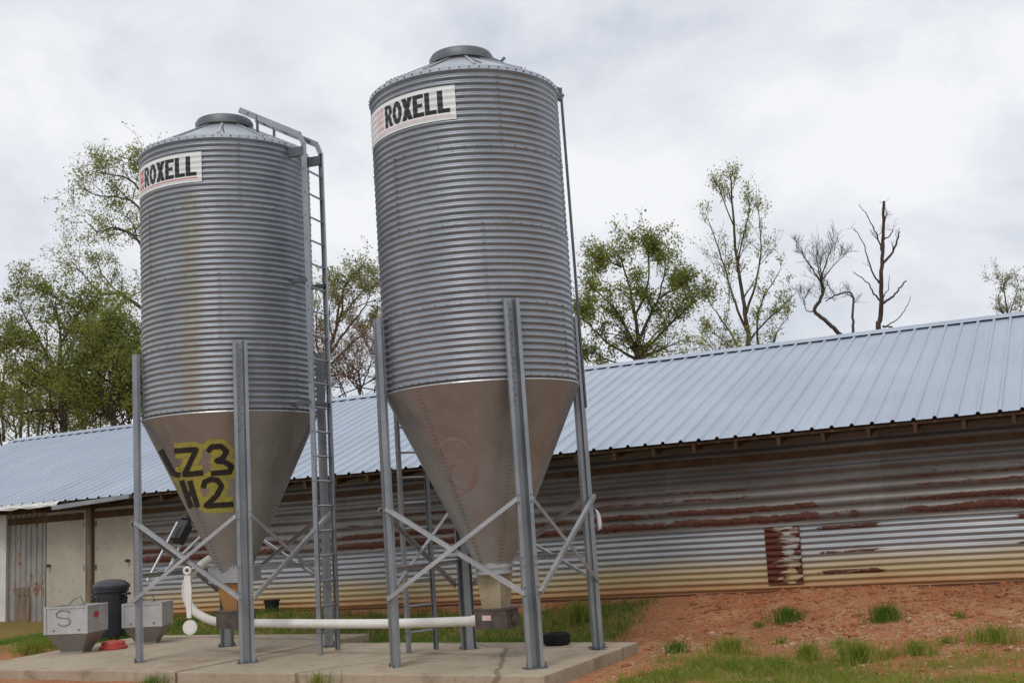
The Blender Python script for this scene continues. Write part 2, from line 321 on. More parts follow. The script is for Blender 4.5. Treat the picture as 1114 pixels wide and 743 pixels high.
def growth(t,w):
    """how grassy the soil is, 0..1"""
    t=np.asarray(t,float); w=np.asarray(w,float)
    strip=sstep(1.5,.7,t)*sstep(-.15,-.7,w)*sstep(-4.2,-3.2,w)
    nz=.5+.5*np.sin(t*1.3+1.1*np.sin(w*1.7)+.6)*np.sin(w*1.9+.9*np.sin(t*1.1)+2.2)
    n2=.5+.5*np.sin(t*3.1+w*.7)*np.sin(w*4.3-t*.9+1)
    fr=sstep(-3.3,-4.9,w)*sstep(2.1,2.6,t)*np.clip(nz*.75+n2*.5-.16+.08*sstep(-4.6,-6,w),0,1)
    lf=sstep(-6.6,-7.2,t)*.6*sstep(-.5,-1.5,w)
    far=sstep(12,16,w)*.7
    return np.clip(strip*.9+fr+lf+far,0,1)
tt=np.unique(np.concatenate([np.linspace(-160,-18,24),np.linspace(-18,-9,40),np.linspace(-9,10,200),np.linspace(10,22,40),np.linspace(22,200,24)]))
ww=np.unique(np.concatenate([np.linspace(-140,-18,20),np.linspace(-18,-9,40),np.linspace(-9,.4,105),np.linspace(.4,14,18),np.linspace(14,260,24)]))
TT,WW=np.meshgrid(tt,ww,indexing='ij'); ZZ=gz(TT,WW)
ZZ=np.where(WW>14,ZZ+(WW-14)*.004,ZZ)
P=Q0+TT[...,None]*BH+WW[...,None]*NN; P[...,2]=ZZ
nt,nw=len(tt),len(ww); me=bpy.data.meshes.new('ground')
idx=np.arange(nt*nw).reshape(nt,nw)
fs=np.stack([idx[:-1,:-1],idx[1:,:-1],idx[1:,1:],idx[:-1,1:]],-1).reshape(-1,4)
me.from_pydata(P.reshape(-1,3).tolist(),[],fs.tolist()); me.materials.append(MAT['ground'])
ca=me.color_attributes.new('growth','FLOAT_COLOR','POINT'); gg=growth(TT,WW).ravel(); ca.data.foreach_set('color',np.stack([gg,gg,gg,np.ones_like(gg)],1).ravel())
me.polygons.foreach_set('use_smooth',[True]*len(me.polygons))
g=bpy.data.objects.new('ground',me); COL.objects.link(g); g['kind']='structure'

def slab(name,poly,th,bev=.012):
    bm=bmesh.new(); vs=[bm.verts.new(W(t,w,0)) for t,w in poly]; f=bm.faces.new(vs); 
    if f.normal.z<0: bmesh.ops.reverse_faces(bm,faces=[f])
    r=bmesh.ops.extrude_face_region(bm,geom=[f]); bmesh.ops.translate(bm,vec=(0,0,-th),verts=[x for x in r['geom'] if isinstance(x,bmesh.types.BMVert)])
    bmesh.ops.recalc_face_normals(bm,faces=bm.faces[:])
    top=[e for e in bm.edges if all(abs(v.co.z)<1e-5 for v in e.verts)]
    bmesh.ops.bevel(bm,geom=top,offset=bev,segments=2,affect='EDGES',profile=.6)
    me=bpy.data.meshes.new(name); bm.to_mesh(me); bm.free(); me.materials.append(MAT['conc'])
    o=bpy.data.objects.new(name,me); COL.objects.link(o); o['kind']='structure'; return o
slab('concrete_slab',[(-2.535,-6.46),(1.96,-6.48),(1.88,-3.57),(-2.50,-3.55)],.32)
slab('concrete_slab',[(-6.15,-6.38),(-2.60,-6.42),(-2.57,-2.4),(-6.6,-2.4),(-6.6,-3.4)],.32)

# ------------------------------------------------------------------ silos
RB=1.09; Z0=2.96; Z1=6.40; NR=48; PT=(Z1-Z0)/NR; AMP=.0112
ZC=1.0; RC=.19; LEGR=1.115
def rb(z): return RB+AMP*math.sin(2*PI*(z-Z0)/PT-PI/2)
def cyl(r,a,z): return np.array([r*math.cos(a),r*math.sin(a),z])
def bolt(mb,p,nrm,s=.009,m=1):
    nrm=np.array(nrm,float); nrm/=np.linalg.norm(nrm); x=np.cross(nrm,[0,0,1.]); x/=np.linalg.norm(x)+1e-9; y=np.cross(nrm,x)
    mb.extr([(s*math.cos(k*PI/3),s*math.sin(k*PI/3)) for k in range(6)],np.array(p)-nrm*.004,x,y,nrm,.012,m)
def make_barrel():
    mb=MB(); seg=10; prof=[(rb(Z0+PT*i/seg),Z0+PT*i/seg) for i in range(NR*seg+1)]
    mb.lathe(prof,160)
    for k in range(4):                                   # bolted sheet seams, staggered per ring
        for q in range(3):
            a=R_(-150+q*120+(60 if k%2 else 0)+k*7)
            for i in range(12):
                for da in (0,.022):
                    z=Z0+PT*(k*12+i+.5); bolt(mb,cyl(RB+AMP,a+da,z),cyl(1,a+da,0),.007)
    for k in range(1,4):
        for i in range(48):
            a=2*PI*i/48; z=Z0+PT*(k*12-.5); bolt(mb,cyl(RB+AMP,a,z),cyl(1,a,0),.007)
    for i in range(60):
        a=2*PI*i/60; bolt(mb,cyl(RB+AMP,a,Z0+PT*.5),cyl(1,a,0),.008)
    return mb
def make_roof():
    mb=MB(); rt=.35; h=.40
    mb.lathe([(RB+.014,Z1-.035),(RB+.022,Z1-.035),(RB+.022,Z1+.010),(RB+.005,Z1+.02),(RB-.03,Z1+.035),(rt,Z1+h),(rt,Z1+h+.06)],96)
    for i in range(12):
        a=2*PI*(i+.3)/12
        for da in (0,):
            A=cyl(RB-.01,a,Z1+.035); B=cyl(rt+.01,a,Z1+h+.008); mb.bar(A,B,.03,.016,up=(0,0,1))
        for j in range(14):
            f=(j+.5)/14; p=cyl(RB+(rt-RB)*f,a+.05*(1-f)+.02,Z1+.035+(h-.035)*f); bolt(mb,p,(math.cos(a)*.5,math.sin(a)*.5,.86),.008)
    for i in range(64):
        a=2*PI*i/64; bolt(mb,cyl(RB+.022,a,Z1-.012),cyl(1,a,0),.010)
    return mb
def make_cone():
    mb=MB(); mb.lathe([(RB+.012,Z0+.004),(RB+.02,Z0-.012),(RB+.004,Z0-.03),(RC,ZC)],96)
    for q in range(6):
        a=R_(-128+q*60)
        for j in range(46):
            f=(j+.5)/46
            for da in (-.016,.016):
                rr=(RB+(RC-RB)*f); p=cyl(rr,a+da/max(rr,.3),Z0-.03+(ZC-Z0+.03)*f); bolt(mb,p,(math.cos(a),math.sin(a),-.4),.0075)
    return mb
barrel_me=make_barrel(); roof_me=make_roof(); cone_me=make_cone()
BARREL={k:barrel_me.mesh('barrel',[MAT[k],MAT['bolt']],True) for k in ('barrel','barrel_st')}
ROOF=roof_me.mesh('roof',[MAT['roofcap'],MAT['bolt']],35); CONE=cone_me.mesh('hopper_cone',[MAT['cone'],MAT['bolt']],35)
for d in BARREL.values(): d.set_sharp_from_angle(angle=R_(70))
def obj(name,data,parent):
    o=bpy.data.objects.new(name,data); COL.objects.link(o); o.parent=parent; return o

def glyph_mask(ch,x,y):
    """heavy slab letters on a 1 x 2 cell (x 0..1, y 0..2)"""
    s=.40; o=np.zeros(x.shape,bool)
    def rect(a,b,c,d): return (x>=a)&(x<=c)&(y>=b)&(y<=d)
    def seg(a,b,c,d,w):
        dx,dy=c-a,d-b; L=dx*dx+dy*dy; t=np.clip(((x-a)*dx+(y-b)*dy)/L,0,1); return np.hypot(x-a-t*dx,y-b-t*dy)<w/2
    if ch=='R':
        o|=rect(.02,0,.42,2)|rect(.02,1.68,.5,2)|rect(.02,.84,.5,1.12)
        q=((x-.46)/.50)**2+((y-1.42)/.58)**2; qi=((x-.46)/.13)**2+((y-1.42)/.24)**2; o|=(q<1)&(qi>1)&(x>.4)
        o|=seg(.52,1.0,.84,-.02,.38)&(y>=0)
    elif ch=='O':
        q=((x-.5)/.50)**2+((y-1)/1.02)**2; qi=((x-.5)/.14)**2+((y-1)/.50)**2; o|=(q<1)&(qi>1)
    elif ch=='X':
        o|=(seg(.18,2.05,.82,-.05,.42)|seg(.82,2.05,.18,-.05,.42))&(y>=0)&(y<=2)
    elif ch=='E':
        o|=rect(.03,0,.43,2)|rect(.03,0,.97,.38)|rect(.03,1.62,.95,2)|rect(.3,.82,.86,1.18)
    elif ch=='L':
        o|=rect(.03,0,.44,2)|rect(.03,0,.98,.40)
    return o
def make_decal(aL,aR,tA,tB,redidx):
    na=int((aR-aL)*RB/.0042); nz=110; zt=Z1-.205; zb=zt-.385; mb=MB()
    aa=np.linspace(aL,aR,na+1); zs=np.linspace(zb,zt,nz+1)
    rr=np.array([RB+AMP*.72+.22*(rb(z)-RB)+.0045 for z in zs])
    V=np.stack([np.outer(np.cos(aa),rr),np.outer(np.sin(aa),rr),np.broadcast_to(zs,(na+1,nz+1))],-1).reshape(-1,3)
    ix=np.arange((na+1)*(nz+1)).reshape(na+1,nz+1)
    fs=np.stack([ix[:-1,:-1],ix[1:,:-1],ix[1:,1:],ix[:-1,1:]],-1).reshape(-1,4)
    ac=(aa[:-1]+aa[1:])/2; zc=(zs[:-1]+zs[1:])/2; A,Zc=np.meshgrid(ac,zc,indexing='ij')
    mi=np.zeros(A.shape,int); wl=(tB-tA)/6; y0=zb+.08; hL=.255
    for i,ch in enumerate('ROXELL'):
        x=(A-tA-i*wl)/(wl*.985); y=(Zc-y0)/hL*2
        mi[glyph_mask(ch,x,y)&(x>-.06)&(x<1.06)]=1
    st=(np.abs(Zc-(zb+.055))<.0075)&(A>tA-.16)&(A<tB+.01); mi[st]=redidx
    e0,e1=tA-.165,tA-.025; ex=(A-e0)/(e1-e0); ey=(Zc-y0)/hL
    em=(ex>0)&(ex<1)&(ey>0)&(ey<1)&~((np.abs(ex-.5)<.06)&(np.abs(ey-.5)>.16))&~((np.abs(ey-.32)<.035)|(np.abs(ey-.68)<.035)); mi[em]=redidx
    mb.v=[tuple(q) for q in V]; mb.f=[tuple(q) for q in fs.tolist()]; mb.m=mi.ravel().tolist()
    return mb.mesh('sign_decal',[MAT['white'],MAT['black'],MAT['red'],MAT['pink']],True)

def make_leg_mesh(a,top):
    mb=MB(); er=cyl(1,a,0); et=np.array([-math.sin(a),math.cos(a),0]); ez=np.array([0,0,1.]); th=.005
    out=[(-.088,.055),(-.088,.105),(-.048,.105),(-.036,.018),(.036,.018),(.048,.105),(.088,.105),(.088,.055)]
    inn=[(.083,.055),(.083,.100),(.052,.100),(.040,.013),(-.040,.013),(-.052,.100),(-.083,.100),(-.083,.055)]
    n=8; vs=[]; 
    for z in (-.03,top):
        for x,y in out+inn: vs.append(er*(LEGR+y-.01)+et*x+ez*z)
    fs=[(i,i+1,16+i+1,16+i) for i in range(15)]+[(15,0,16,31)]
    fs+= [(16+i,16+i+1,16+14-i,16+15-i) for i in range(7)]
    mb.add(vs,fs)
    for k in range(28):
        z=top-.04-k*.065
        if z<Z0-.3: break
        bolt(mb,er*(LEGR+.011)+et*(.012 if k%2 else -.012)+ez*z,er,.010)
    for z in (.72,.80,1.02,1.10,1.66,1.74):
        for s in (-1,1): bolt(mb,er*(LEGR+.096)+et*.068*s+ez*z,er,.010)
    return mb
def make_foot(a):
    mb=MB(); er=cyl(1,a,0); et=np.array([-math.sin(a),math.cos(a),0])
    mb.box(er*(LEGR+.055)+np.array([0,0,.002]),(.15,.23,.012),a)
    for s in (-1,1):
        mb.tube([er*(LEGR+.10)+et*s*.1,er*(LEGR+.10)+et*s*.1+np.array([0,0,.05])],.009,6); bolt(mb,er*(LEGR+.10)+et*s*.1+np.array([0,0,.014]),(0.001,0,1),.016)
    return mb
def angle_bar(A,B,outd,w=.045,th=.006):
    A=np.array(A,float); B=np.array(B,float); d=B-A; L=np.linalg.norm(d); d/=L; o=np.array(outd,float); o-=d*(o@d); o/=np.linalg.norm(o); y=np.cross(d,o)
    prof=[(0,0),(w,0),(w,th),(th,th),(th,w),(0,w)]; mb=MB()
    mb.extr([(p[0]-w/2,p[1]-w/2) for p in prof],A,y,-o,d,L); return mb
def ladder_geo(a,R,z0,z1,half,rung0=.25,step=.305):
    er=cyl(1,a,0); et=np.array([-math.sin(a),math.cos(a),0]); ez=np.array([0,0,1.]); rails=[]
    for s in (-1,1):
        mb=MB(); prof=[(-.02,-.028),(.02,-.028),(.02,-.022),(-.014,-.022),(-.014,.022),(.02,.022),(.02,.028),(-.02,.028)]
        mb.extr([(x*-s,y) for x,y in prof],er*R+et*half*s+ez*z0,et,er,ez,z1-z0); rails.append(mb)
        z=z0+rung0
        while z<z1-.05: bolt(mb,er*R+et*(half+.02)*s+ez*z,et*s,.010); z+=step
    rungs=[]; z=z0+rung0
    while z<z1-.05:
        rungs.append(MB().tube([er*R-et*(half-.012)+ez*z,er*R+et*(half-.012)+ez*z],.013,8)); z+=step
    return rails,rungs,er,et,ez

def hit_cone(root_m,u,v):
    o=np.array(root_m.inverted()@Vector(CAM)); d=np.array(root_m.inverted().to_3x3()@Vector(ray(u,v)))
    k=(RB+.004-RC)/(Z0-.03-ZC); za=ZC-RC/k       # r = k (z - za)
    A=d[0]**2+d[1]**2-k*k*d[2]**2; B=2*(o[0]*d[0]+o[1]*d[1]-k*k*(o[2]-za)*d[2]); Cc=o[0]**2+o[1]**2-k*k*(o[2]-za)**2
    D=B*B-4*A*Cc
    if D<0: return None
    c=[(-B+s*math.sqrt(D))/(2*A) for s in (1,-1)]; c=[s for s in c if s>0 and o[2]+s*d[2]>za]
    if not c: return None
    return o+d*min(c)
def paint(root_m,strokes,width,off,rag=0.):
    """brush strokes laid on the hopper cone: (u,v) polylines -> ribbons lying on the surface"""
    mb=MB()
    for st in strokes:
        pts=[]
        for a,b in zip(st[:-1],st[1:]):
            n=max(2,int(math.hypot(b[0]-a[0],b[1]-a[1])/1.0))
            for i in range(n): pts.append((a[0]+(b[0]-a[0])*i/n,a[1]+(b[1]-a[1])*i/n))
        pts.append(st[-1]); b=len(mb.v); ok=0; nc=4
        rows=[]
        for i,p in enumerate(pts):
            q0=pts[max(i-1,0)]; q1=pts[min(i+1,len(pts)-1)]; dx,dy=q1[0]-q0[0],q1[1]-q0[1]; L=math.hypot(dx,dy)+1e-6; nx,ny=-dy/L,dx/L
            wd=width*(1+rag*(random.random()-.5)); row=[]
            for j in range(nc+1):
                s=(j/nc-.5)*wd; h=hit_cone(root_m,p[0]+nx*s,p[1]+ny*s)
                if h is None: row=None; break
                a=math.atan2(h[1],h[0]); row.append(h+np.array([math.cos(a)*.92,math.sin(a)*.92,-.39])*off)
            rows.append(row)
        for r0,r1 in zip(rows[:-1],rows[1:]):
            if r0 is None or r1 is None: continue
            mb.add(list(r0)+list(r1),[(j,j+1,nc+1+j+1,nc+1+j) for j in range(nc)])
    return mb

def silo(cx,cy,lean,a0,label,barrelmat,decal):
    root=empty('feed_silo',(cx,cy,0),(lean[1],lean[0],0)); tag(root,label,'silo','feed silos standing on the concrete pad')
    rm=Matrix.Translation((cx,cy,0))@Euler((lean[1],lean[0],0)).to_matrix().to_4x4()
    br=obj('barrel',BARREL[barrelmat],root); obj('sign_decal',make_decal(*decal),br)
    rf=obj('roof',ROOF,root)
    lid=MB().lathe([(.365,Z1+.425),(.38,Z1+.42),(.38,Z1+.50),(.355,Z1+.54),(.28,Z1+.565),(.10,Z1+.58),(.0005,Z1+.582)],64).build('lid',MAT['darksteel'],rf,35,'local')
    rim=MB().lathe([(.335,Z1+.39),(.358,Z1+.39),(.358,Z1+.46),(.335,Z1+.46)],48).build('collar',MAT['grime'],rf,35,'local')
    hc=obj('hopper_cone',CONE,root)
    for k in range(4):
        a=a0+k*PI/2; lg=make_leg_mesh(a,3.80).build('leg',[MAT['steel'],MAT['bolt']],root,False,'local'); make_foot(a).build('foot_plate',[MAT['darksteel'],MAT['bolt']],lg,False,'local')
    for k in range(4):
        a=a0+k*PI/2; b=a+PI/2; mid=cyl(1,(a+b)/2,0); r=LEGR+.088; r2=r+.012
        da=.055
        angle_bar(cyl(r,a+da,1.70),cyl(r,b-da,.74),mid).build('brace',MAT['brace'],root,False,'local')
        angle_bar(cyl(r2,a+da,.74)+mid*.03,cyl(r2,b-da,1.70)+mid*.03,mid).build('brace',MAT['brace'],root,False,'local')
        if k in (0,1): angle_bar(cyl(r-.06,a+da,1.04),cyl(r-.06,b-da,1.04),mid,.06).build('cross_bar',MAT['brace'],root,False,'local')
    return root,rm,rf

A_R=R_(-88.8)
RS,RSM,RSroof=silo(-.31,13.74,(-.018,0.),R_(19),'nearer corrugated steel feed silo, at right, with a faded red figure on its brown cone','barrel',(A_R+R_(-86),A_R+R_(-4.5),A_R+R_(-54),A_R+R_(-7.5),3))
A_L=R_(-76.9)
LS,LSM,LSroof=silo(-3.65,15.62,(-.007,0.),R_(19),'farther corrugated steel feed silo, at left, with black lettering on yellow paint on its cone','barrel_st',(A_L+R_(-89),A_L+R_(-15),A_L+R_(-66),A_L+R_(-18),2))

# painted marks on the left hopper
def cp(pts): return [(150+x/5.308,440+y/5.308) for x,y in pts]
STR=[cp([(132,262),(205,397),(246,409)]),cp([(212,267),(338,258),(270,404),(378,392)]),
     cp([(402,272),(428,243),(480,240),(512,268),(492,308),(452,324),(500,330),(542,356),(530,388),(422,397)]),
     cp([(254,438),(310,596)]),cp([(300,438),(346,592)]),cp([(280,516),(328,512)]),
     cp([(378,482),(386,446),(422,430),(462,436),(484,470),(456,524),(392,584),(552,574)])]
paint(LSM,STR,17.,.0025,.15).build('yellow_spray',MAT['yellow'],[c for c in LS.children if c.name.startswith('hopper_cone')][0],False,'local')
for nm,q in (('painted_letter',STR[0:1]),('painted_letter',STR[1:2]),('painted_digit',STR[2:3]),('painted_letter',STR[3:6]),('painted_digit',STR[6:7])):
    paint(LSM,q,5.9,.0055,.12).build(nm,MAT['black'],[c for c in LS.children if c.name.startswith('hopper_cone')][0],False,'local')
def ring(cx,cy,rx,ry,a0=0,a1=360,n=20): return [(cx+rx*math.cos(R_(a0+(a1-a0)*i/n)),cy+ry*math.sin(R_(a0+(a1-a0)*i/n))) for i in range(n+1)]
paint(RSM,[ring(502,518,14,17),ring(494,490,17,13,120,360)],5.,.003,.6).build('faded_figure',MAT['fadered'],[c for c in RS.children if c.name.startswith('hopper_cone')][0],False,'local')

# left silo ladder with the bent-over roof ladder
def ladder(root,a,R,z1,half,roof=True,gap=None):
    rails,rungs,er,et,ez=ladder_geo(a,R,0.,z1,half)
    lad=empty('ladder',(0,0,0)); lad.parent=root; lad.location=Vector(er*R)
    def L(mb,name,mat): 
        o=mb.build(name,mat,None,False); o.data.transform(Matrix.Translation(-Vector(er*R))); o.parent=lad; return o
    for i,rl in enumerate(rails):
        s=-1 if i==0 else 1
        if roof:
            A=er*R+et*half*s+ez*(z1-.02); B=er*.36+et*half*.9*s+ez*(Z1+.58)
            C2=er*(R-.05)+et*half*s+ez*(z1+.12)
            rl.bar(A,C2,.05,.05,up=er); rl.bar(C2,B,.035,.075,up=ez)
        L(rl,'rail',[MAT['steel'],MAT['bolt']])
    for rg in rungs: L(rg,'rung',MAT['steel'])
    for z in (3.05,4.6,z1-.10):
        for s in (-1,1): L(MB().bar(er*(RB-.06)+et*half*s+ez*z,er*R+et*half*s+ez*z,.05,.05 if z<z1-.2 else .12,up=ez),'bracket',MAT['darksteel'])
    if roof:
        for f in (.12,.5,.85):
            p=er*((R-.05)*(1-f)+.36*f)+ez*((z1+.12)*(1-f)+(Z1+.58)*f); L(MB().bar(p-et*half,p+et*half,.03,.03),'rung',MAT['darksteel'])
        for s in (-1,1):
            p=er*.62+et*half*.93*s; L(MB().bar(p+ez*(Z1+.24),p+ez*(Z1+.46),.04,.02,up=er),'bracket',MAT['darksteel'])
    return lad
ladder(LS,R_(-18),1.29,Z1-.02,.235)
ladder(RS,R_(130),1.46,Z1-.3,.20,False)
# lid opener rail of the right silo
a=R_(7); er=cyl(1,a,0); et=np.array([-math.sin(a),math.cos(a),0]); ez=np.array([0,0,1.]); mb=MB()
mb.bar(er*.34+ez*(Z1+.52),er*(RB+.075)+ez*(Z1+.10),.035,.035)
for s in (-.022,.022): mb.bar(er*(RB+.075)+et*s+ez*(Z1+.12),er*(RB+.085)+et*s+ez*(2.7),.03,.02,up=er)
mb.bar(er*(RB+.02)+ez*(Z1+.0),er*(RB+.075)+ez*(Z1+.06),.07,.10)
mb.bar(er*.40+ez*(Z1+.40),er*.52+ez*(Z1+.52),.03,.03)
mb.build('opener_rail',MAT['darksteel'],RS,False,'local')

# outlets below the cones
def boot(root,matb,ang,left):
    b=empty('feed_boot',(0,0,.9)); b.parent=root
    def L(mb,name,mat,sm=False): o=mb.build(name,mat,None,sm); o.data.transform(Matrix.Translation((0,0,-.9))); o.parent=b; return o
    if left:
        c=MB(); c.box((0,0,.985),(.52,.40,.19),ang); 
        for i in range(9): c.bar((-.20*math.cos(ang)+.05*i*math.cos(ang)+.205*math.sin(ang),-.2*math.sin(ang)+.05*i*math.sin(ang)-.205*math.cos(ang),1.06),(-.20*math.cos(ang)+.05*i*math.cos(ang)+.205*math.sin(ang),-.2*math.sin(ang)+.05*i*math.sin(ang)-.205*math.cos(ang),1.11),.012,.012)
        L(c,'slide_gate',MAT['brace'])
        t=MB(); t.box((0,0,.70),(.34,.30,.36),ang,taper=.62); L(t,'transition',matb)
    else:
        c=MB(); c.lathe([(RC-.01,ZC+.02),(.225,ZC+.02),(.225,ZC-.02),(.205,ZC-.02),(.205,ZC-.06),(.235,ZC-.06),(.235,ZC-.085),(.10,ZC-.085)],48); L(c,'collar',MAT['brace'],35)
        t=MB(); t.box((0,0,.725),(.30,.27,.38),ang,taper=.80); L(t,'transition',matb)
        s=MB(); s.box((-.03,-.1445,.0),(.085,.004,.045)); 
    x=MB(); x.box((0,0,.425),(.40,.28,.20),ang); x.box((0,0,.535),(.46,.30,.02),ang); L(x,'auger_box',MAT['grime'])
    e=np.array([math.cos(ang),math.sin(ang),0]); n=np.array([math.sin(ang),-math.cos(ang),0])
    m2=MB(); m2.tube([e*.20+ez*.41,e*.27+ez*.41],.05,16); L(m2,'motor_end',MAT['grime'],40)
    if not left:
        s=MB(); s.box(n*.142+e*-.05+ez*.445,(.11,.004,.055),ang); L(s,'sticker',MAT['pink'])
    return b
DIR=math.atan2(13.74-15.62,-.29+3.66)
boot(LS,MAT['orange'],DIR,True); boot(RS,MAT['tan'],DIR,False)
# slanting frame with a dark motor box, clamped to the left silo's rear cross bar
fr=empty('motor_frame',(0,0,0)); fr.parent=LS
inv=LSM.inverted()
def loc(u,v,Y): return np.array(inv@Vector(atY(u,v,Y)))
r1a,r1b=loc(160,632,16.6),loc(193,568,17.1); r2a,r2b=loc(182,622,17.0),loc(205.5,574,17.4)
mb=MB(); mb.tube([r1a,r1b],.018,8); mb.tube([r2a,r2b],.022,8)
for f in (.12,.45,.75): mb.tube([r1a+(r1b-r1a)*f,r2a+(r2b-r2a)*f],.012,6)
mb.tube([r1a,loc(205,627,16.9)],.015,6)
mb.build('frame_tube',MAT['brace'],fr,40,'local')
mid=(r1b+r2b)/2-(r1b-r1a)*.10; d=(r1b-r1a)/np.linalg.norm(r1b-r1a); x=(r2b-r1b); x-=d*(x@d); x/=np.linalg.norm(x)
mb=MB().box(mid+x*.03,(.17,.16,.30),ax=[x,np.cross(d,x),d]); mb.tube([mid+d*.17,mid+d*.24],.07,16)
mb.build('motor',MAT['black'],fr,40,'local')

# ------------------------------------------------------------------ feed pipe, scoop
def smooth_path(P,n=8):
    P=[np.array(p,float) for p in P]; out=[]
    for i in range(len(P)-1):
        p0,p1,p2,p3=P[max(i-1,0)],P[i],P[i+1],P[min(i+2,len(P)-1)]
        for k in range(n):
            t=k/n; out.append(.5*((2*p1)+(-p0+p2)*t+(2*p0-5*p1+4*p2-p3)*t*t+(-p0+3*p1-3*p2+p3)*t**3))
    out.append(P[-1]); return out
LC=np.array([-3.66,15.62,0]); RCc=np.array([-.29,13.74,0])
e=(RCc-LC)/np.linalg.norm(RCc-LC); pz=.40
pp=empty('feed_pipe',LC+np.array([0,0,pz])); tag(pp,'long white plastic pipe running low between the silos, curving up at its left end','pipe')
A=RCc-e*.22+ez*pz; B=LC+e*.1+ez*(pz-.02)
MB().tube(smooth_path([A,RCc-e*1.6+ez*(pz-.03),B,atY(243,677,15.75),atY(226,673,15.85),atY(211,664,15.95),atY(203,650,16.05),atY(203,634,16.15),atY(211,621,16.25),atY(229,607,16.35)],8),.054,16).build('tube',MAT['pvc'],pp,40)
mb=MB(); mb.tube([A-e*.02,A-e*.14],.062,16); mb.build('coupling',MAT['pvc'],pp,40)

sc=empty('hanging_scoop',atY(204,618,14.78)); tag(sc,'white long handled paddle hanging by its ring from the crossed braces of the left silo','paddle')
def px(u,v): return atY(u,v,14.72)
mb=MB(); c=px(203.6,620.5); ex=np.array([1.,0,0]); up=np.array([0,0,1.])
mb.tube([c+ (ex*math.cos(2*PI*i/24)+up*math.sin(2*PI*i/24))*.037 for i in range(25)],.017,8); mb.build('hanging_ring',MAT['pvc'],sc,40)
prof=[(626,.036),(634,.038),(642,.044),(647,.040),(655,.036),(664,.028),(672,.026)]
mb=MB()
for k,(v,hw) in enumerate(prof):
    q=px(203.6+(v-620)*.045,v)
    for sy in (-.012,.012):
        for sx in (-1,1): mb.v.append(tuple(q+ex*hw*sx+np.array([0,sy,0])))
for k in range(len(prof)-1):
    b=4*k
    for i,j in ((0,1),(1,3),(3,2),(2,0)): mb.f.append((b+i,b+j,b+4+j,b+4+i)); mb.m.append(0)
mb.build('handle',MAT['pvc'],sc,40)
mb=MB(); q=px(206.8,682); mb.tube([q+np.array([0,-.014,0]),q+np.array([0,.014,0])],.085,28); mb.tube([q+np.array([0,-.018,0]),q+np.array([0,-.013,0])],.062,28); mb.build('blade',MAT['pvc'],sc,40)

# ------------------------------------------------------------------ poultry house
HB=empty('poultry_house',H(-2,0,.25)); tag(HB,'long low poultry house with pale metal roof and rusty corrugated siding behind the silos','building')
T0,T1=-18.,20.; EAVE=2.44; EW=-.62; RW=5.45; RH=2.04
def part(mb,name,mat,sm=False,parent=None): return mb.build(name,mat,parent or HB,sm)
# main roof: one ribbed sheet per slope
def slope(w0,h0,w1,h1):
    mb=MB(); uv=[]; p=.268; prof=[]
    t=T0
    while t<T1:
        for dt,dh in ((0,0),(.052,0),(.07,.032),(.10,.032),(.118,0)): prof.append((t+dt,dh))
        prof.append((t+.19,0.)); prof.append((t+.20,.004)); prof.append((t+.21,0.)); t+=p
    nr=7; n=len(prof)
    for t,dh in prof:
        for k in range(nr+1):
            f=k/nr; wob=.006*math.sin(t*2.1+k*1.7)*(1 if 0<k<nr else .4); mb.v.append(tuple(H(t,w0+(w1-w0)*f,h0+(h1-h0)*f+dh+wob))); uv.append((t,f*6))
    for i in range(n-1):
        for k in range(nr):
            a=i*(nr+1)+k; mb.f.append((a,a+nr+1,a+nr+2,a+1)); mb.m.append(0)
    mb.uv=uv; return mb
part(slope(EW,EAVE,RW,EAVE+RH),'roof_sheet',MAT['roof']); part(slope(2*RW-EW,EAVE,RW,EAVE+RH),'roof_sheet',MAT['roof'])
mb=MB(); uv=[]
for k in range(20):
    t0=T0+k*1.9; t1=t0+1.93; e0=.002*(k%2)
    for s in (-1,1):
        vs=[H(t0,RW,EAVE+RH+.060+e0),H(t1,RW,EAVE+RH+.060+e0),H(t1,RW+s*.19,EAVE+RH-.022+e0),H(t0,RW+s*.19,EAVE+RH-.022+e0),H(t1,RW+s*.192,EAVE+RH-.030+e0),H(t0,RW+s*.192,EAVE+RH-.030+e0)]
        mb.add(vs,[(0,1,2,3),(3,2,4,5)])
        uv+=[(t0,7),(t1,7),(t1,7.5),(t0,7.5),(t1,7.5),(t0,7.5)]
mb.uv=uv; part(mb,'ridge_cap',MAT['roof'])
# rib-end dark gaps are the open ribs; purlins and rafters below
for k in range(60):
    t=T0+.3+k*.61
    if t>T1-.2: break
    a=H(t,EW+.06,EAVE-.11); b=H(t,1.2,EAVE-.11+1.2*RH/(RW-EW)+.02)
    part(MB().bar(a,b,.045,.12,up=(0,0,1)),'rafter_tail',MAT['rafter'])
mb=MB(); mb.bar(H(T0,EW+.09,EAVE-.035),H(T1,EW+.09,EAVE-.035),.09,.035); part(mb,'eave_batten',MAT['rafter'])
mb=MB(); mb.bar(H(T0,-.035,2.16),H(T1,-.035,2.16),.05,.13); part(mb,'wall_plate',MAT['rafter'])
TL=-8.98
def siding(h0,h1,w,p,amp,t0,t1,shape=1.):
    mb=MB(); uv=[]; nh=int((h1-h0)/p*10); ts=np.arange(t0,t1+.01,.5); 
    for t in ts:
        for k in range(nh+1):
            h=h0+(h1-h0)*k/nh; s=math.sin(2*PI*(h-h0)/p); s=math.copysign(abs(s)**shape,s)
            mb.v.append(tuple(H(t,w+amp*s+.006*math.sin(t*.9+h*3),h+.004*math.sin(t*1.7)))); uv.append((t,h))
    n=nh+1
    for i in range(len(ts)-1):
        for k in range(nh): a=i*n+k; mb.f.append((a,a+n,a+n+1,a+1)); mb.m.append(0)
    mb.uv=uv; return mb
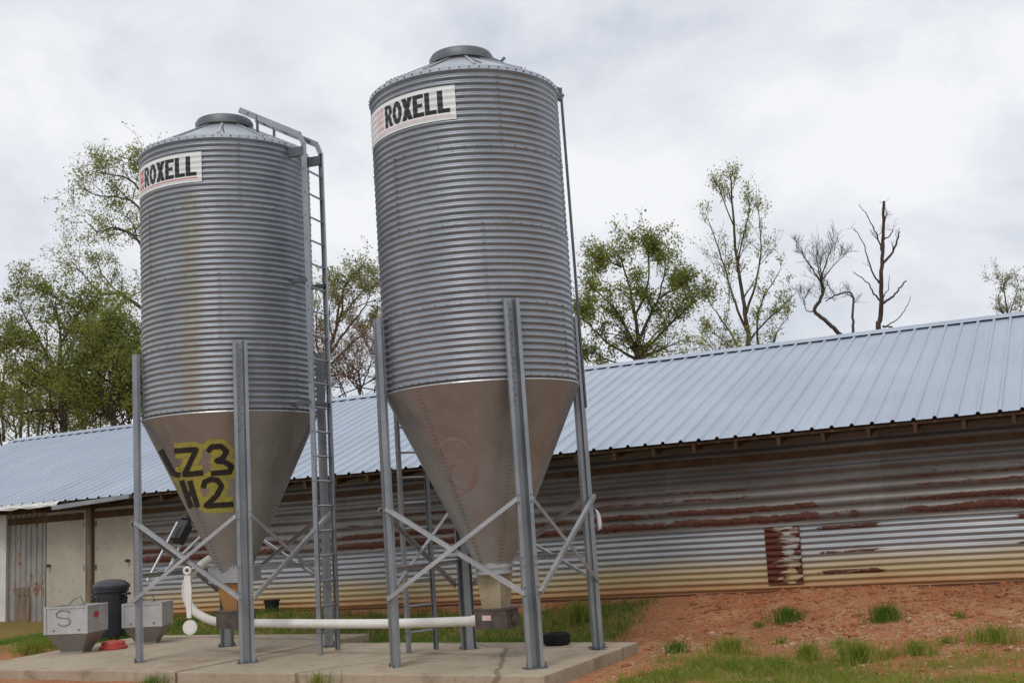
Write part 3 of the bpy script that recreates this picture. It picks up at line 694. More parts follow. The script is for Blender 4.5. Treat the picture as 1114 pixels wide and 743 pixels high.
part(siding(.25,1.19,-.03,.087,.013,TL,T1),'lower_siding',MAT['lower'],True)
part(siding(1.165,2.42,-.055,.157,.012,TL,T1,.6),'upper_siding',MAT['upper'],True)
mb=siding(.36,1.155,-.055,.087,.013,2.62,3.30); part(mb,'rusty_patch',MAT['patch'],True)['label']='rust streaked patch sheet on the lower siding'
mb=MB(); mb.bar(H(TL,-.035,.17),H(T1,-.035,.17),.07,.19); part(mb,'sill_board',MAT['sill'])
# inner wall so that nothing shows through
mb=MB(); mb.box(tuple(H((T0+T1)/2,5.45,1.2)),(1,1,1)); mb=MB()
for s,wq in ((0,.08),(1,2*RW-.08)):
    mb.add([H(T0,wq,-.3),H(T1,wq,-.3),H(T1,wq,2.5),H(T0,wq,2.5)],[(0,1,2,3)])
for tq in (T0+.1,T1-.1):
    mb.add([H(tq,.08,-.3),H(tq,2*RW-.08,-.3),H(tq,2*RW-.08,2.5),H(tq,RW,EAVE+RH-.1),H(tq,.08,2.5)],[(0,1,2,3,4)])
part(mb,'inner_wall',MAT['wood'])
# left end: doors, post, vertical sheet, corner trim
def wbox(t0,t1,h0,h1,w0,w1): 
    mb=MB(); vs=[H(t,w,h) for h in (h0,h1) for t,w in ((t0,w0),(t1,w0),(t1,w1),(t0,w1))]
    return mb.add(vs,[(3,2,1,0),(4,5,6,7),(0,1,5,4),(1,2,6,5),(2,3,7,6),(3,0,4,7)])
for t0,t1,kn in ((-11.20,-10.20,-11.10),(-9.99,-9.03,-9.15)):
    d=part(wbox(t0,t1,.06,2.28,-.045,.0),'door',MAT['door'])
    kb=MB(); c=H(kn,-.05,1.28); kb.tube([c,c-NN*.05],.022,12); kb.tube([c-NN*.05,c-NN*.085],[.034,.030],12); kb.build('knob',MAT['grime'],d,40)
    hs=MB()
    tt_=t1-.03 if kn<(t0+t1)/2 else t0+.03
    for h in (.4,1.2,2.0): hs.box(H(tt_,-.05,h),(.05,.014,.10),BANG)
    hs.build('hinge',MAT['darksteel'],d)
part(wbox(-10.16,-10.02,.02,2.30,-.11,-.002),'door_post',MAT['wood'])
part(wbox(-10.195,-10.165,.6,2.26,-.09,-.002),'door_trim',MAT['trim'])
part(wbox(-9.025,-8.985,.06,2.28,-.07,.0),'door_trim',MAT['wood'])
mb=MB(); uv=[]; ts=np.arange(-12.16,-11.21,.012)
for t in ts:
    q=(t*7.2)%1; dw=.022 if q<.5 else 0.
    for h in (.03,1.1,2.30): mb.v.append(tuple(H(t,-.03-dw,h))); uv.append((t,h))
for i in range(len(ts)-1):
    for k in range(2): a=i*3+k; mb.f.append((a,a+3,a+4,a+1)); mb.m.append(0)
mb.uv=uv; part(mb,'vertical_sheet',MAT['barn'])
part(wbox(-11.98,-11.62,.75,.90,-.075,-.055),'plank',MAT['wood']); part(wbox(-11.95,-11.60,.05,.74,-.068,-.055),'plank',MAT['wood'])
part(wbox(-12.50,-12.20,-.10,2.31,-.10,.0),'corner_trim',MAT['trim'])
mb=siding(.0,2.3,-.03,.087,.013,T0,-12.5); part(mb,'end_siding',MAT['lower'],True)
# bent metal flashing under the eave at the left
mb=MB(); n=14
for i in range(n+1):
    t=-13.5+i*(3.2/n); dr=-.06-.035*abs(math.sin(i*1.9))*(i/n>.1)
    mb.v+= [tuple(H(t,EW+.02,EAVE+.015)),tuple(H(t,EW-.045,EAVE-.045+.01*math.sin(i*2.3))),tuple(H(t,EW-.045+.01*math.sin(i*3),EAVE+dr))]
for i in range(n):
    for k in range(2): a=i*3+k; mb.f.append((a,a+3,a+4,a+1)); mb.m.append(0)
mb.uv=[(v[0],v[2]) for v in mb.v]; part(mb,'eave_flashing',MAT['trim'])
mb=MB(); a=H(-10.35,EW-.06,EAVE-.115); b=H(-8.55,EW-.02,EAVE-.03); mb.bar(a,b,.13,.075); part(mb,'gutter_piece',MAT['steel'])
# plank step at the sheet wall
st=MB(); st.box(tuple(W(-11.6,-.55,-.03)),(1.2,.5,.09),BANG+.05); o=st.build('door_step',MAT['wood']); recenter(o,W(-11.6,-.55,-.08)); tag(o,'low weathered plank step in front of the grey sheet wall at far left','step')

# ------------------------------------------------------------------ loose things
def feed_cart(name,label,u,v,rz,mark,sc=1.):
    p=atZ(u,v,0); r=empty(name,p,(0,0,rz)); tag(r,label,'feed hopper','galvanised feed hoppers on the slab')
    w,d=.62*sc,.60*sc; z1,z2=.28*sc,.66*sc
    def ringv(hw,hd,z): return [(-hw,-hd,z),(hw,-hd,z),(hw,hd,z),(-hw,hd,z)]
    up=MB(); th=.012; A=ringv(w/2,d/2,z1)+ringv(w/2,d/2,z2)+ringv(w/2-th,d/2-th,z2)+ringv(w/2-th,d/2-th,z1)
    fs=[]
    for b in (0,4,8):
        for i in range(4): fs.append((b+i,b+(i+1)%4,b+4+(i+1)%4,b+4+i))
    up.add(A,fs); 
    for s in (-1,1): up.box((0,s*d/2,z2-.012),(w+.02,.022,.024)); up.box((s*w/2,0,z2-.012),(.022,d,.022))
    for sx in (-1,1):
        for sy in (-1,1): up.box((sx*w/2,sy*d/2,(z1+z2)/2),(.03,.03,z2-z1+.004))
    for s in (-.3,.3): bolt(up,(s*w,-d/2-.002,z1+.05),(0,-1,0),.014)
    up.build('bin',[MAT['hop'],MAT['bolt']],r,False,'local')
    lo=MB(); bw=.15*sc; lo.add(ringv(w/2-.002,d/2-.002,z1)+ringv(bw,bw*.8,0.0),[(i,4+i,4+(i+1)%4,(i+1)%4) for i in range(4)]+[(4,7,6,5)]); lo.box((0,0,.012),(bw*2+.03,bw*1.6+.03,.024))
    lo.build('funnel',MAT['hoplow'],r,False,'local')
    fd=MB(); 
    nx=10
    for i in range(nx+1):
        for j in range(nx+1):
            x=(i/nx-.5)*(w-.03); y=(j/nx-.5)*(d-.03); fd.v.append((x,y,z2-.05+.075*math.exp(-(x*x+y*y)/.025)+.006*math.sin(i*2.2+j*1.3)))
    for i in range(nx):
        for j in range(nx): a=i*(nx+1)+j; fd.f.append((a,a+nx+1,a+nx+2,a+1)); fd.m.append(0)
    fd.build('cover_sheet',MAT['hoplow'],r,True,'local')
    h=MB(); h.tube([(-.10,-.05,z2-.01),(-.03,-.03,z2+.07),(.06,.0,z2+.11),(.10,.04,z2-.01)],.006,6); h.build('wire_handle',MAT['darksteel'],r,True,'local')
    if mark:
        s=MB(); pts=[(-.04+.10*math.cos(R_(a)),.53+.055*math.sin(R_(a))) for a in range(20,200,20)]+[(-.13,.50),(-.04,.485),(.05,.47)]+[(-.03+.09*math.cos(R_(a)),.425+.045*math.sin(R_(a))) for a in range(30,-190,-20)]
        s.tube([(x,-d/2-.001,z) for x,z in pts],.010,6); s.build('painted_mark',MAT['hoplow'],r,True,'local')
        q=MB(); q.extr([(.075*math.cos(k*PI/8),.05*math.sin(k*PI/8)) for k in range(16)],np.array((w/2+.001,-.02,.50)),np.array([0,1.,0]),np.array([0,0,1.]),np.array([1.,0,0]),.004); q.build('red_sticker',MAT['redpl'],r,False,'local')
    return r
feed_cart('feed_hopper','square galvanised feed hopper with scrawled mark and red sticker, beside grass at left',83,709,R_(-7),True,.96)
feed_cart('feed_hopper','plain galvanised feed hopper half hidden behind the left leg of the far silo',161,699,R_(0),False,.88)
# rubbish bin
p=atZ(121,693,-.02); r=empty('trash_can',p,(0,0,R_(-20))); tag(r,'dark navy plastic trash can with closed lid in front of the cream doors','trash can')
body=MB().lathe([(.20,.0),(.205,.02),(.235,.60),(.245,.70),(.27,.71),(.27,.76),(.25,.77),(.235,.72)],40,cap0=True)
for k in range(10):
    a=2*PI*k/10; body.bar(cyl(.212,a,.06),cyl(.24,a,.62),.03,.018,up=cyl(1,a,0))
body.build('body',MAT['navy'],r,35,'local')
MB().lathe([(.255,.755),(.288,.76),(.288,.80),(.27,.825),(.20,.875),(.10,.895),(.0005,.90)],40).build('lid',MAT['navy'],r,35,'local')
for s in (-1,1):
    hh=MB(); hh.tube([(s*.26,-.08,.66),(s*.315,-.06,.67),(s*.325,0,.675),(s*.315,.06,.67),(s*.26,.08,.66)],.018,8); hh.tube([(s*.26,0,.66),(s*.30,0,.60)],.02,8); hh.build('handle',MAT['navy'],r,True,'local')
# red pan
p=atZ(123,705.5,0); o=MB().lathe([(.0005,.0),(.185,.0),(.195,.012),(.19,.04),(.165,.05),(.16,.085),(.145,.105),(.09,.115),(.0005,.118)],48).build('feeder_pan',MAT['redpl'],None,35); o.location=Vector(p)
tag(o,'round red plastic pan upside down on the slab below the trash can','pan')
# small tyre
p=atZ(606,701,0); r=empty('small_tyre',p); tag(r,'small black tyre lying flat on the slab between two legs of the right silo','tyre')
b=MB().lathe([(.085,.02),(.09,.0),(.135,.0),(.152,.02),(.156,.055),(.156,.09),(.150,.12),(.135,.14),(.09,.14),(.085,.12)],48)
for k in range(30):
    a=2*PI*k/30; b.box(cyl(.156,a,.07),(.012,.018,.10),a)
b.build('tread',MAT['rubber'],r,35,'local')
MB().lathe([(.086,.03),(.086,.11),(.06,.10),(.05,.07),(.0005,.07)],32).build('hub',MAT['darksteel'],r,35,'local')
# black bucket at the wall
bt=-5.78; p=W(bt,-.32,float(gz(bt,-.32))-.01); r=empty('bucket',p); tag(r,'small black bucket standing in grass against the yellow stained siding','bucket')
MB().lathe([(.105,0),(.125,.20),(.137,.20),(.137,.225),(.12,.225),(.10,.02)],32,cap0=True).build('body',MAT['rubber'],r,35,'local')
MB().tube([(.13*math.cos(R_(a)),.13*math.sin(R_(a))*.3-.05,.20-.06*math.sin(R_(a))) for a in range(0,181,15)],.005,6).build('bail',MAT['darksteel'],r,True,'local')
# white film strip tied to the right leg
mb=MB(); n=10
cc=[(647,553),(649,556),(651,562),(652,569),(652.5,576)]
for k,(u,v) in enumerate(cc):
    q=atY(u,v,14.10); wd=[.008,.016,.024,.026,.02][k]
    for j in range(5): f=j/4-.5; mb.v.append(tuple(q+np.array([f*wd*2,-.02*math.cos(f*5)+.01*math.sin(k*2+j),.012*math.sin(k+j*1.3)])))
for k in range(len(cc)-1):
    for j in range(4): a=k*5+j; mb.f.append((a,a+1,a+6,a+5)); mb.m.append(0)
o=mb.build('plastic_strip',MAT['cloth'],None,True); recenter(o,atY(647,553,14.1)); tag(o,'crumpled white plastic strip tied to the right leg of the near silo','strip')
md=o.modifiers.new('thick','SOLIDIFY'); md.thickness=.006

# ------------------------------------------------------------------ grass, gravel
def blades(pts,hgt,wid,lean,rng):
    V=[];Fc=[]
    for x,y,z in pts:
        h=hgt*rng.uniform(.5,1.2); a=rng.uniform(0,2*PI); l=lean*rng.uniform(.2,1.3)*h; w=wid*rng.uniform(.6,1.2); b=rng.uniform(0,PI)
        dx,dy=math.cos(a)*l,math.sin(a)*l; wx,wy=math.cos(b)*w,math.sin(b)*w; i=len(V)
        V+=[(x-wx,y-wy,z-.01),(x+wx,y+wy,z-.01),(x+dx*.35+wx*.8,y+dy*.35+wy*.8,z+h*.6),(x+dx*.35-wx*.8,y+dy*.35-wy*.8,z+h*.6),(x+dx,y+dy,z+h)]
        Fc+=[(i,i+1,i+2,i+3),(i+3,i+2,i+4)]
    return V,Fc
rng=random.Random(5)
def tuft(name,label,t,w,rad,h,n,mat,cat='grass tuft'):
    base=W(t,w,float(gz(t,w))-.005); pts=[]
    for _ in range(n):
        a=rng.uniform(0,2*PI); q=rad*abs(rng.gauss(0,.5)); pts.append((q*math.cos(a)*1.3,q*math.sin(a),0))
    V,Fc=blades(pts,h,.0045,.6,rng); mb=MB(); mb.v=V; mb.f=Fc; mb.m=[0]*len(Fc)
    o=mb.build(name,MAT[mat],None,False,'local'); o.location=Vector(base); tag(o,label,cat,'grass tufts on the dirt'); return o
def at_ground(u,v):
    z=0.
    for _ in range(12):
        p=atZ(u,v,z); t,w=tw(p); z=.5*z+.5*float(gz(t,w))
    return t,w
TUFTS=[(858,676,.20,.20,420,'grassdark','dark green grass tuft on the dirt bank just below the rusty wall patch'),
 (962,674,.20,.20,420,'grassdark','dark green grass tuft on the dirt bank right of the rusty wall patch'),
 (878,718,.15,.20,260,'grass','small upright grass tuft alone on gravel below the dark bank tuft'),
 (934,722,.26,.26,520,'grass','largest tall grass clump in the middle of the gravel at right'),
 (1083,699,.30,.20,420,'grass','broad light green grass clump near the right edge by the bank'),
 (736,710,.14,.15,200,'grassdark','short dark grass tuft nearest the right corner of the slab'),
 (795,711,.26,.20,420,'grass','wide grass clump between the slab corner and the gravel'),
 (1000,712,.22,.16,300,'grass','loose light grass clump right of the largest clump'),
 (825,676,.08,.10,70,'grass','tiny grass tuft at the foot of the bank left of the dark one'),
 (1045,672,.08,.10,70,'grass','tiny grass sprig on the bank near the right edge'),
 (632,676,.22,.30,300,'grass','weedy grass clump against the siding seen between legs of the near silo'),
 (34,712,.26,.24,420,'grass','bright grass clump on dirt left of the marked feed hopper'),
 (60,704,.16,.20,200,'grass','smaller grass clump tucked beside the marked feed hopper')]
for u,v,rad,h,n,mt,lb in TUFTS:
    t,w=at_ground(u,v); tuft('grass_tuft',lb,t,w,rad,h,n,mt)
tuft('grass_tuft','thin tall grass clump in front of the near slab at the bottom edge',-.55,-6.62,.20,.19,110,'grass')
tuft('grass_tuft','low dark weed in front of the joint between the two slabs',-2.75,-6.60,.16,.12,160,'grassdark')
for u,v,lb in ((912,703,'tiny pale grass sprig between the small upright tuft and the dark bank tuft'),(1030,700,'small sprig of grass just left of the broad clump at the right edge'),
 (760,728,'small grass sprig below the wide clump near the slab corner'),(968,716,'short grass sprig squeezed between the largest clump and the loose clump'),(850,700,'lone thin grass sprig on gravel left of the small upright tuft')):
    t,w=at_ground(u,v); tuft('grass_tuft',lb,t,w,.12,.10,90,'grass')
pts=[]
while len(pts)<15000:
    t=rng.uniform(-9,1.9); w=rng.uniform(-4.1,-.25)
    if t>-2.45 and w<-3.5: continue
    if -6.65<t<=-2.45 and w<-2.36: continue
    if rng.random()>float(growth(t,w)): continue
    q=W(t,w,float(gz(t,w))); pts.append(tuple(q))
while len(pts)<52000:
    t=rng.uniform(2.0,9.5); w=rng.uniform(-10,-3.6)
    g0=float(growth(t,w))
    if rng.random()>g0**2.4*1.1: continue
    q=W(t,w,float(gz(t,w))); pts.append(tuple(q))
V1,F1=blades(pts[:15000],.10,.0055,.9,rng); V2,F2=blades(pts[15000:],.095,.0045,1.0,rng)
mb=MB(); mb.v=V1+V2; mb.f=F1+[tuple(i+len(V1) for i in f) for f in F2]; mb.m=[0]*len(F1)+[1]*len(F2)
o=mb.build('grass',[MAT['grassdark'],MAT['grass']]); o['kind']='stuff'
# gravel
bm=bmesh.new(); bmesh.ops.create_icosphere(bm,subdivisions=1,radius=1); bv=np.array([v.co[:] for v in bm.verts]); bf=[tuple(v.index for v in f.verts) for f in bm.faces]; bm.free()
V=[];Fc=[]
for i in range(5200):
    t=rng.uniform(1.9,9.5); w=rng.gauss(-2.6,.5) if rng.random()<.45 else rng.triangular(-9,-.1,-4.0)
    if t<2.0 and -6.6<w<-3.5: continue
    s=abs(rng.gauss(0,.010))+.006; 
    if rng.random()<.02: s*=2.5
    k=bv*np.array([s*rng.uniform(.8,1.6),s*rng.uniform(.7,1.2),s*rng.uniform(.4,.8)])*(1+RNG.uniform(-.18,.18,(len(bv),1))); a=rng.uniform(0,PI); c,s_=math.cos(a),math.sin(a)
    k=np.stack([k[:,0]*c-k[:,1]*s_,k[:,0]*s_+k[:,1]*c,k[:,2]],1)+W(t,w,float(gz(t,w))+s*.15); b=len(V); V+=[tuple(x) for x in k]; Fc+=[tuple(b+j for j in f) for f in bf]
mb=MB(); mb.v=V; mb.f=Fc; mb.m=[0]*len(Fc); o=mb.build('gravel',MAT['stone']); o['kind']='stuff'
V=[];Fc=[]
for i in range(2600):
    t=rng.uniform(1.6,9.5); w=rng.gauss(-.9,.75) if rng.random()<.75 else rng.uniform(-6,-2.4)
    if w>-.16 or (t<2.1 and w<-3.3): continue
    s=abs(rng.gauss(0,.017))+.008
    k=bv*np.array([s*rng.uniform(.8,1.7),s*rng.uniform(.7,1.2),s*rng.uniform(.4,.9)])*(1+RNG.uniform(-.3,.3,(len(bv),1)))+W(t,w,float(gz(t,w))+s*.1); b=len(V); V+=[tuple(x) for x in k]; Fc+=[tuple(b+j for j in f) for f in bf]
mb=MB(); mb.v=V; mb.f=Fc; mb.m=[0]*len(Fc); o=mb.build('dirt_clods',MAT['clod']); o['kind']='stuff'
mb=MB()
for i in range(1500):                                   # dry stalks lying about
    t=rng.uniform(1.9,9.5); w=rng.triangular(-8,-.15,-2.8)
    if t<2.05 and -6.6<w<-3.4: continue
    a=rng.uniform(0,PI); l=rng.uniform(.03,.14); p=W(t,w,float(gz(t,w))+.008); d=np.array([math.cos(a)*l/2,math.sin(a)*l/2,rng.uniform(-.01,.02)]); mb.tube([p-d,p+d],rng.uniform(.0015,.004),3,cap=False)
o=mb.build('dry_stalks',MAT['straw']); o['kind']='stuff'

# ------------------------------------------------------------------ trees
LIMB=.62; LEAFN=2; LEAFS=.62
def tree(name,label,Y,base,limbs,seed,leafmat,barkmat='bark',levels=2,leafn=6,leafs=.09,kids=7,klen=.36,spread=.9,twig=.008,drop=.15,depth=.18,leafprob=1.,up=.25,crownclear=0.):
    """limbs: list of (polyline of photo points, start radius, end radius); the first is the trunk. Limbs swing in depth."""
    rg=random.Random(seed); nr=np.random.default_rng(seed)
    root3=atY(base[0],base[1],Y); gzb=.6
    rootp=np.array([root3[0],Y,gzb]); r=empty(name,rootp); tag(r,label,'tree','trees behind the poultry house')
    wood=MB(); lv=[]; tips=[]
    segs=[]
    for li,(pl,ra,rb_) in enumerate(limbs):
        amp=0 if li==0 else depth; ph=rg.uniform(-1,1)*amp*4
        P=[]
        L=sum(math.hypot(b[0]-a[0],b[1]-a[1]) for a,b in zip(pl[:-1],pl[1:])); acc=0
        for k,(u,v) in enumerate(pl):
            if k: acc+=math.hypot(u-pl[k-1][0],v-pl[k-1][1])
            P.append(atY(u,v,Y+ph*(acc/max(L,1))*L/F*Y*.5))
        if li==0:                                # the trunk goes down to the soil
            P=[np.array([P[0][0]+.1,Y,gzb-.2])]+P
        P=smooth_path(P,5); n=len(P)
        P=[p+nr.normal(0,.012,3)*(0<i<n-1) for i,p in enumerate(P)]
        ra*=LIMB; rb_*=LIMB
        rs=[ra+(rb_-ra)*(i/(n-1))**.7 for i in range(n)]
        wood.tube(P,rs,7); segs.append((P,rs,0))
    def child(P,rs,lev):
        n=len(P); L=sum(np.linalg.norm(P[i+1]-P[i]) for i in range(n-1))
        k=kids if lev==0 else max(3,int(kids*.7)); k=int(k*(.6+.4*min(L,5)/3)) if lev==0 else k
        for _ in range(k):
            f=rg.uniform(.18 if lev==0 else .12,1.)**.9; i=min(int(f*(n-1)),n-2); p=P[i]+(P[i+1]-P[i])*rg.random()
            if lev==0 and crownclear and p[2]<crownclear: continue
            d=P[i+1]-P[i]; d/=np.linalg.norm(d)+1e-9; q=nr.normal(0,1,3); q-=d*(q@d)*.6; q/=np.linalg.norm(q)
            dd=d*(1-spread*.5)+q*spread+np.array([0,0,up]); dd/=np.linalg.norm(dd)
            l=(min(max(L,2.4),5.5)*klen*1.35 if lev==0 else L*.55)*rg.uniform(.4,1.25); l=max(l,.25); m=5
            Q=[p]; 
            for j in range(m):
                dd=dd+nr.normal(0,.16,3)+np.array([0,0,up*.12-drop*.1*(j>2)]); dd/=np.linalg.norm(dd); Q.append(Q[-1]+dd*l/m)
            r0=max(min(rs[i]*.5,.05*l),twig*.8); R2=[r0+(twig*.5-r0)*j/m for j in range(m+1)]
            wood.tube(Q,R2,4 if lev==0 else 3,cap=False)
            if lev+1<levels: child(Q,R2,lev+1)
            else: tips.append(Q)
            if lev==0 and levels>1: tips.append(Q[2:])
    for P,rs,l in segs: child(P,rs,0)
    wood.build('trunk',MAT[barkmat],r,True)
    if leafmat:
        V=[];Fc=[]
        for Q in tips:
            if rg.random()>leafprob: continue
            for _ in range(leafn*LEAFN):
                f=rg.uniform(.1,1.05)*(len(Q)-1); i=min(int(f),len(Q)-2); c=Q[i]+(Q[i+1]-Q[i])*(f-i)+nr.normal(0,leafs*1.25,3)
                a=nr.normal(0,1,3); a/=np.linalg.norm(a); b=np.cross(a,nr.normal(0,1,3)); b/=np.linalg.norm(b)+1e-9; s=leafs*LEAFS*rg.uniform(.55,1.3); k=len(V)
                V+=[tuple(c-a*s*.9),tuple(c+b*s*.5),tuple(c+a*s*.9),tuple(c-b*s*.5)]; Fc.append((k,k+1,k+2,k+3))
        mb=MB(); mb.v=V; mb.f=Fc; mb.m=[0]*len(Fc); mb.build('crown',MAT[leafmat],r)
    return r
# left: tall loose tree leaning out from behind the far silo
tree('tree','tall loose leafed tree reaching out left from behind the top of the far silo',44,(185,480),[
 ([(190,480),(182,400),(172,300),(168,225),(165,170)],.34,.07),
 ([(176,350),(150,332),(130,320),(108,318),(92,300),(78,284)],.15,.02),
 ([(172,300),(150,262),(126,248),(108,252),(92,240)],.12,.02),
 ([(170,260),(150,225),(130,215),(105,213),(90,205)],.10,.02),
 ([(168,225),(140,195),(118,190),(98,186)],.09,.02),
 ([(166,200),(150,178),(128,170)],.08,.02),([(130,320),(112,300),(104,282)],.06,.015),([(150,262),(140,238),(120,228)],.06,.015)],3,'leaf',kids=10,leafn=6,leafs=.085,klen=.28,spread=1.0)
tree('tree','broad green tree with spreading forked trunk at far left behind the roof',40,(66,480),[
 ([(70,480),(68,440),(62,410)],.26,.16),([(62,412),(48,380),(30,350),(20,330)],.13,.02),([(62,412),(66,375),(62,340),(60,322)],.13,.02),([(66,430),(88,395),(104,365),(112,340)],.13,.02),([(50,384),(22,376),(4,372)],.08,.02),([(64,425),(30,418),(0,404)],.09,.02),([(88,395),(120,384),(138,366)],.08,.02),([(66,375),(84,345),(90,335)],.07,.02)],8,'leafdark',kids=13,leafn=11,leafs=.085,klen=.30)
tree('tree','olive green tree standing close to the left edge of the far silo',37,(122,480),[
 ([(125,480),(122,440),(124,410)],.20,.10),([(124,412),(108,390),(100,368)],.09,.02),([(124,412),(136,385),(142,358)],.09,.02),([(122,440),(100,425),(90,418)],.08,.02),([(123,430),(146,420),(156,402)],.08,.02),([(124,410),(122,380),(118,352)],.08,.02),([(123,455),(146,446),(160,436)],.07,.02),([(122,455),(104,450),(94,440)],.07,.02)],12,'leafdark',kids=13,leafn=12,leafs=.085,klen=.32)
tree('tree','bare grey stemmed thicket tree low behind the roof at the left edge',47,(20,480),[
 ([(22,480),(24,440),(20,395)],.15,.05),([(40,480),(44,430),(40,390)],.11,.03),([(4,480),(2,430),(8,385)],.12,.03),([(24,450),(10,425),(-6,415)],.06,.02),([(94,478),(90,430),(96,390)],.11,.03),([(60,478),(54,440),(58,410)],.09,.03)],21,'leafpale',kids=8,leafn=3,leafs=.08,klen=.25)
tree('tree','low leafy thicket behind the roof at the left edge of the picture',43,(15,490),[
 ([(18,490),(16,462),(12,440)],.10,.04),([(2,490),(-2,460),(-6,440)],.08,.03),([(30,490),(32,458),(28,436)],.08,.03),([(44,488),(48,456),(52,436)],.08,.03),([(16,470),(4,455),(-4,450)],.05,.02)],101,'leaf',kids=11,leafn=8,leafs=.07,klen=.40)
tree('tree','dark bushy undergrowth on the roof line below the broad green tree',42,(90,488),[
 ([(90,488),(90,460),(86,440)],.10,.04),([(74,488),(72,462),(76,444)],.08,.03),([(106,486),(110,458),(108,438)],.08,.03),([(60,488),(58,462),(62,446)],.08,.03)],102,'leafdark',kids=12,leafn=11,leafs=.07,klen=.42)
tree('tree','dense dark bush on the roof line touching the left leg of the far silo',38,(140,482),[
 ([(140,482),(140,456),(136,436)],.10,.04),([(126,482),(124,458),(128,440)],.08,.03),([(152,480),(156,454),(154,434)],.08,.03),([(166,478),(170,452),(168,436)],.08,.03)],103,'leafdark',kids=13,leafn=13,leafs=.07,klen=.42)
tree('tree','pale leaved tree showing in the gap between the two silos',42,(372,440),[
 ([(352,440),(352,410),(360,375),(372,340)],.20,.08),([(358,385),(380,355),(396,335),(404,318)],.10,.02),([(366,360),(372,320),(386,295)],.09,.02),([(356,400),(385,372),(408,352)],.09,.02),([(372,340),(376,310),(392,300)],.07,.02),([(352,410),(344,370),(346,330)],.08,.02),([(372,345),(400,310),(412,300)],.06,.02),([(362,372),(358,345),(362,318)],.06,.02)],31,'leafpale',kids=9,leafn=10,leafs=.08,klen=.26)
tree('tree','reddish brown budding shrub tree low in the gap between the two silos',36,(392,440),[
 ([(392,440),(392,420),(390,402)],.10,.04),([(392,425),(376,408),(366,394)],.05,.015),([(392,425),(402,400),(406,388)],.05,.015),([(380,440),(372,420),(364,410)],.05,.015),([(404,440),(410,418),(416,400)],.05,.015),([(392,430),(384,408),(384,392)],.05,.015)],41,'leafred',kids=12,leafn=8,leafs=.05,klen=.45)
tree('tree','round topped green tree with forked trunk just right of the near silo',41,(695,400),[
 ([(694,410),(694,390),(695,370)],.24,.17),([(694,385),(680,355),(668,335),(650,318),(640,312)],.12,.02),([(695,372),(706,345),(716,325),(722,300),(724,280)],.12,.02),([(695,372),(690,340),(684,310),(676,285),(672,272)],.13,.02),([(694,392),(660,372),(640,352),(630,345)],.10,.02),([(697,385),(730,352),(748,335),(758,322)],.10,.02),([(690,345),(704,315),(706,285),(704,266)],.09,.02),([(716,325),(738,312),(752,300)],.07,.02),([(694,398),(670,395),(648,385),(634,380)],.07,.02),([(676,290),(660,285),(650,290)],.06,.02)],52,'leafdark',kids=13,leafn=8,leafs=.09,klen=.22,crownclear=6.5)
tree('tree','tall narrow sparse tree with several upright stems right of the round tree',41,(815,390),[
 ([(815,395),(814,365),(808,325),(802,285),(798,245),(796,205),(794,190)],.20,.03),([(812,360),(800,330),(788,290),(776,255),(768,235)],.09,.015),([(810,345),(824,300),(828,260),(824,225)],.09,.015),([(804,380),(790,355),(776,335),(768,322)],.07,.015),([(826,380),(824,345),(836,315),(850,292)],.08,.015),([(815,370),(838,345),(856,330),(866,318)],.07,.015),([(802,285),(812,245),(818,215)],.06,.012),([(798,245),(786,215),(780,198)],.05,.012),([(840,385),(845,362),(858,345)],.06,.012),([(802,385),(784,368),(772,360)],.06,.012)],63,'leaf',kids=9,leafn=5,leafs=.075,klen=.16,spread=.7,up=.5,leafprob=.8)
tree('bare_tree','crooked leafless tree with fine twig crown left of the dead trunk',42,(925,380),[
 ([(942,396),(926,376),(912,362),(900,350),(886,338),(893,325),(895,315),(893,305)],.17,.08),([(886,338),(878,338),(874,326)],.05,.015),([(893,307),(882,290),(872,275),(866,266)],.06,.012),([(893,307),(897,290),(904,272),(908,264)],.06,.012),([(893,307),(906,290),(918,278)],.05,.012),([(928,366),(928,345),(928,322),(920,318),(908,322),(898,328)],.09,.03),([(908,322),(902,312),(898,304)],.04,.012),([(893,305),(889,285),(890,270)],.05,.012)],71,None,'bark',levels=3,kids=7,klen=.20,spread=.8,twig=.007,up=.5,crownclear=8.3)
tree('bare_tree','dead straight broken trunk with a few stub limbs, tallest on the right horizon',39,(957,372),[
 ([(957,375),(958,345),(959,310),(960,275),(961,245),(961.5,219)],.175,.07),([(957,308),(950,298),(944,280),(938,262),(929,248)],.06,.015),([(959,273),(955,258),(949,245),(940,230),(934,222)],.055,.012),([(961,286),(970,276),(976,262),(978,252)],.08,.035),([(961,261),(968,256),(972,249)],.05,.02),([(958,328),(950,318),(944,308),(928,296)],.06,.02),([(961,330),(972,322),(980,312),(986,305)],.07,.03),([(960,355),(970,356),(976,361)],.06,.03),([(961,356),(975,348),(986,335),(991,322)],.04,.012),([(960,325),(966,315),(968,300)],.035,.012),([(961,245),(964,234),(963,226)],.03,.015)],82,None,'barkdead',levels=2,kids=3,klen=.12,twig=.007,up=.3,crownclear=9.)
tree('tree','small sparse treetop showing above the roof at the right edge',46,(1096,352),[
 ([(1098,365),(1096,340),(1092,315),(1092,308)],.10,.02),([(1097,345),(1104,325),(1108,310)],.05,.012),([(1096,350),(1086,330),(1088,318)],.05,.012),([(1099,350),(1110,338),(1114,325)],.05,.012)],91,'leafpale',kids=9,leafn=5,leafs=.06,klen=.09,spread=.6,up=.2)
tree('tree','small green bush top just above the ridge left of the tall narrow tree',38,(783,392),[
 ([(783,400),(783,385),(782,378)],.06,.03),([(783,390),(776,382),(774,377)],.03,.012),([(783,390),(790,382),(790,376)],.03,.012)],95,'leaf',kids=8,leafn=8,leafs=.07,klen=.4)

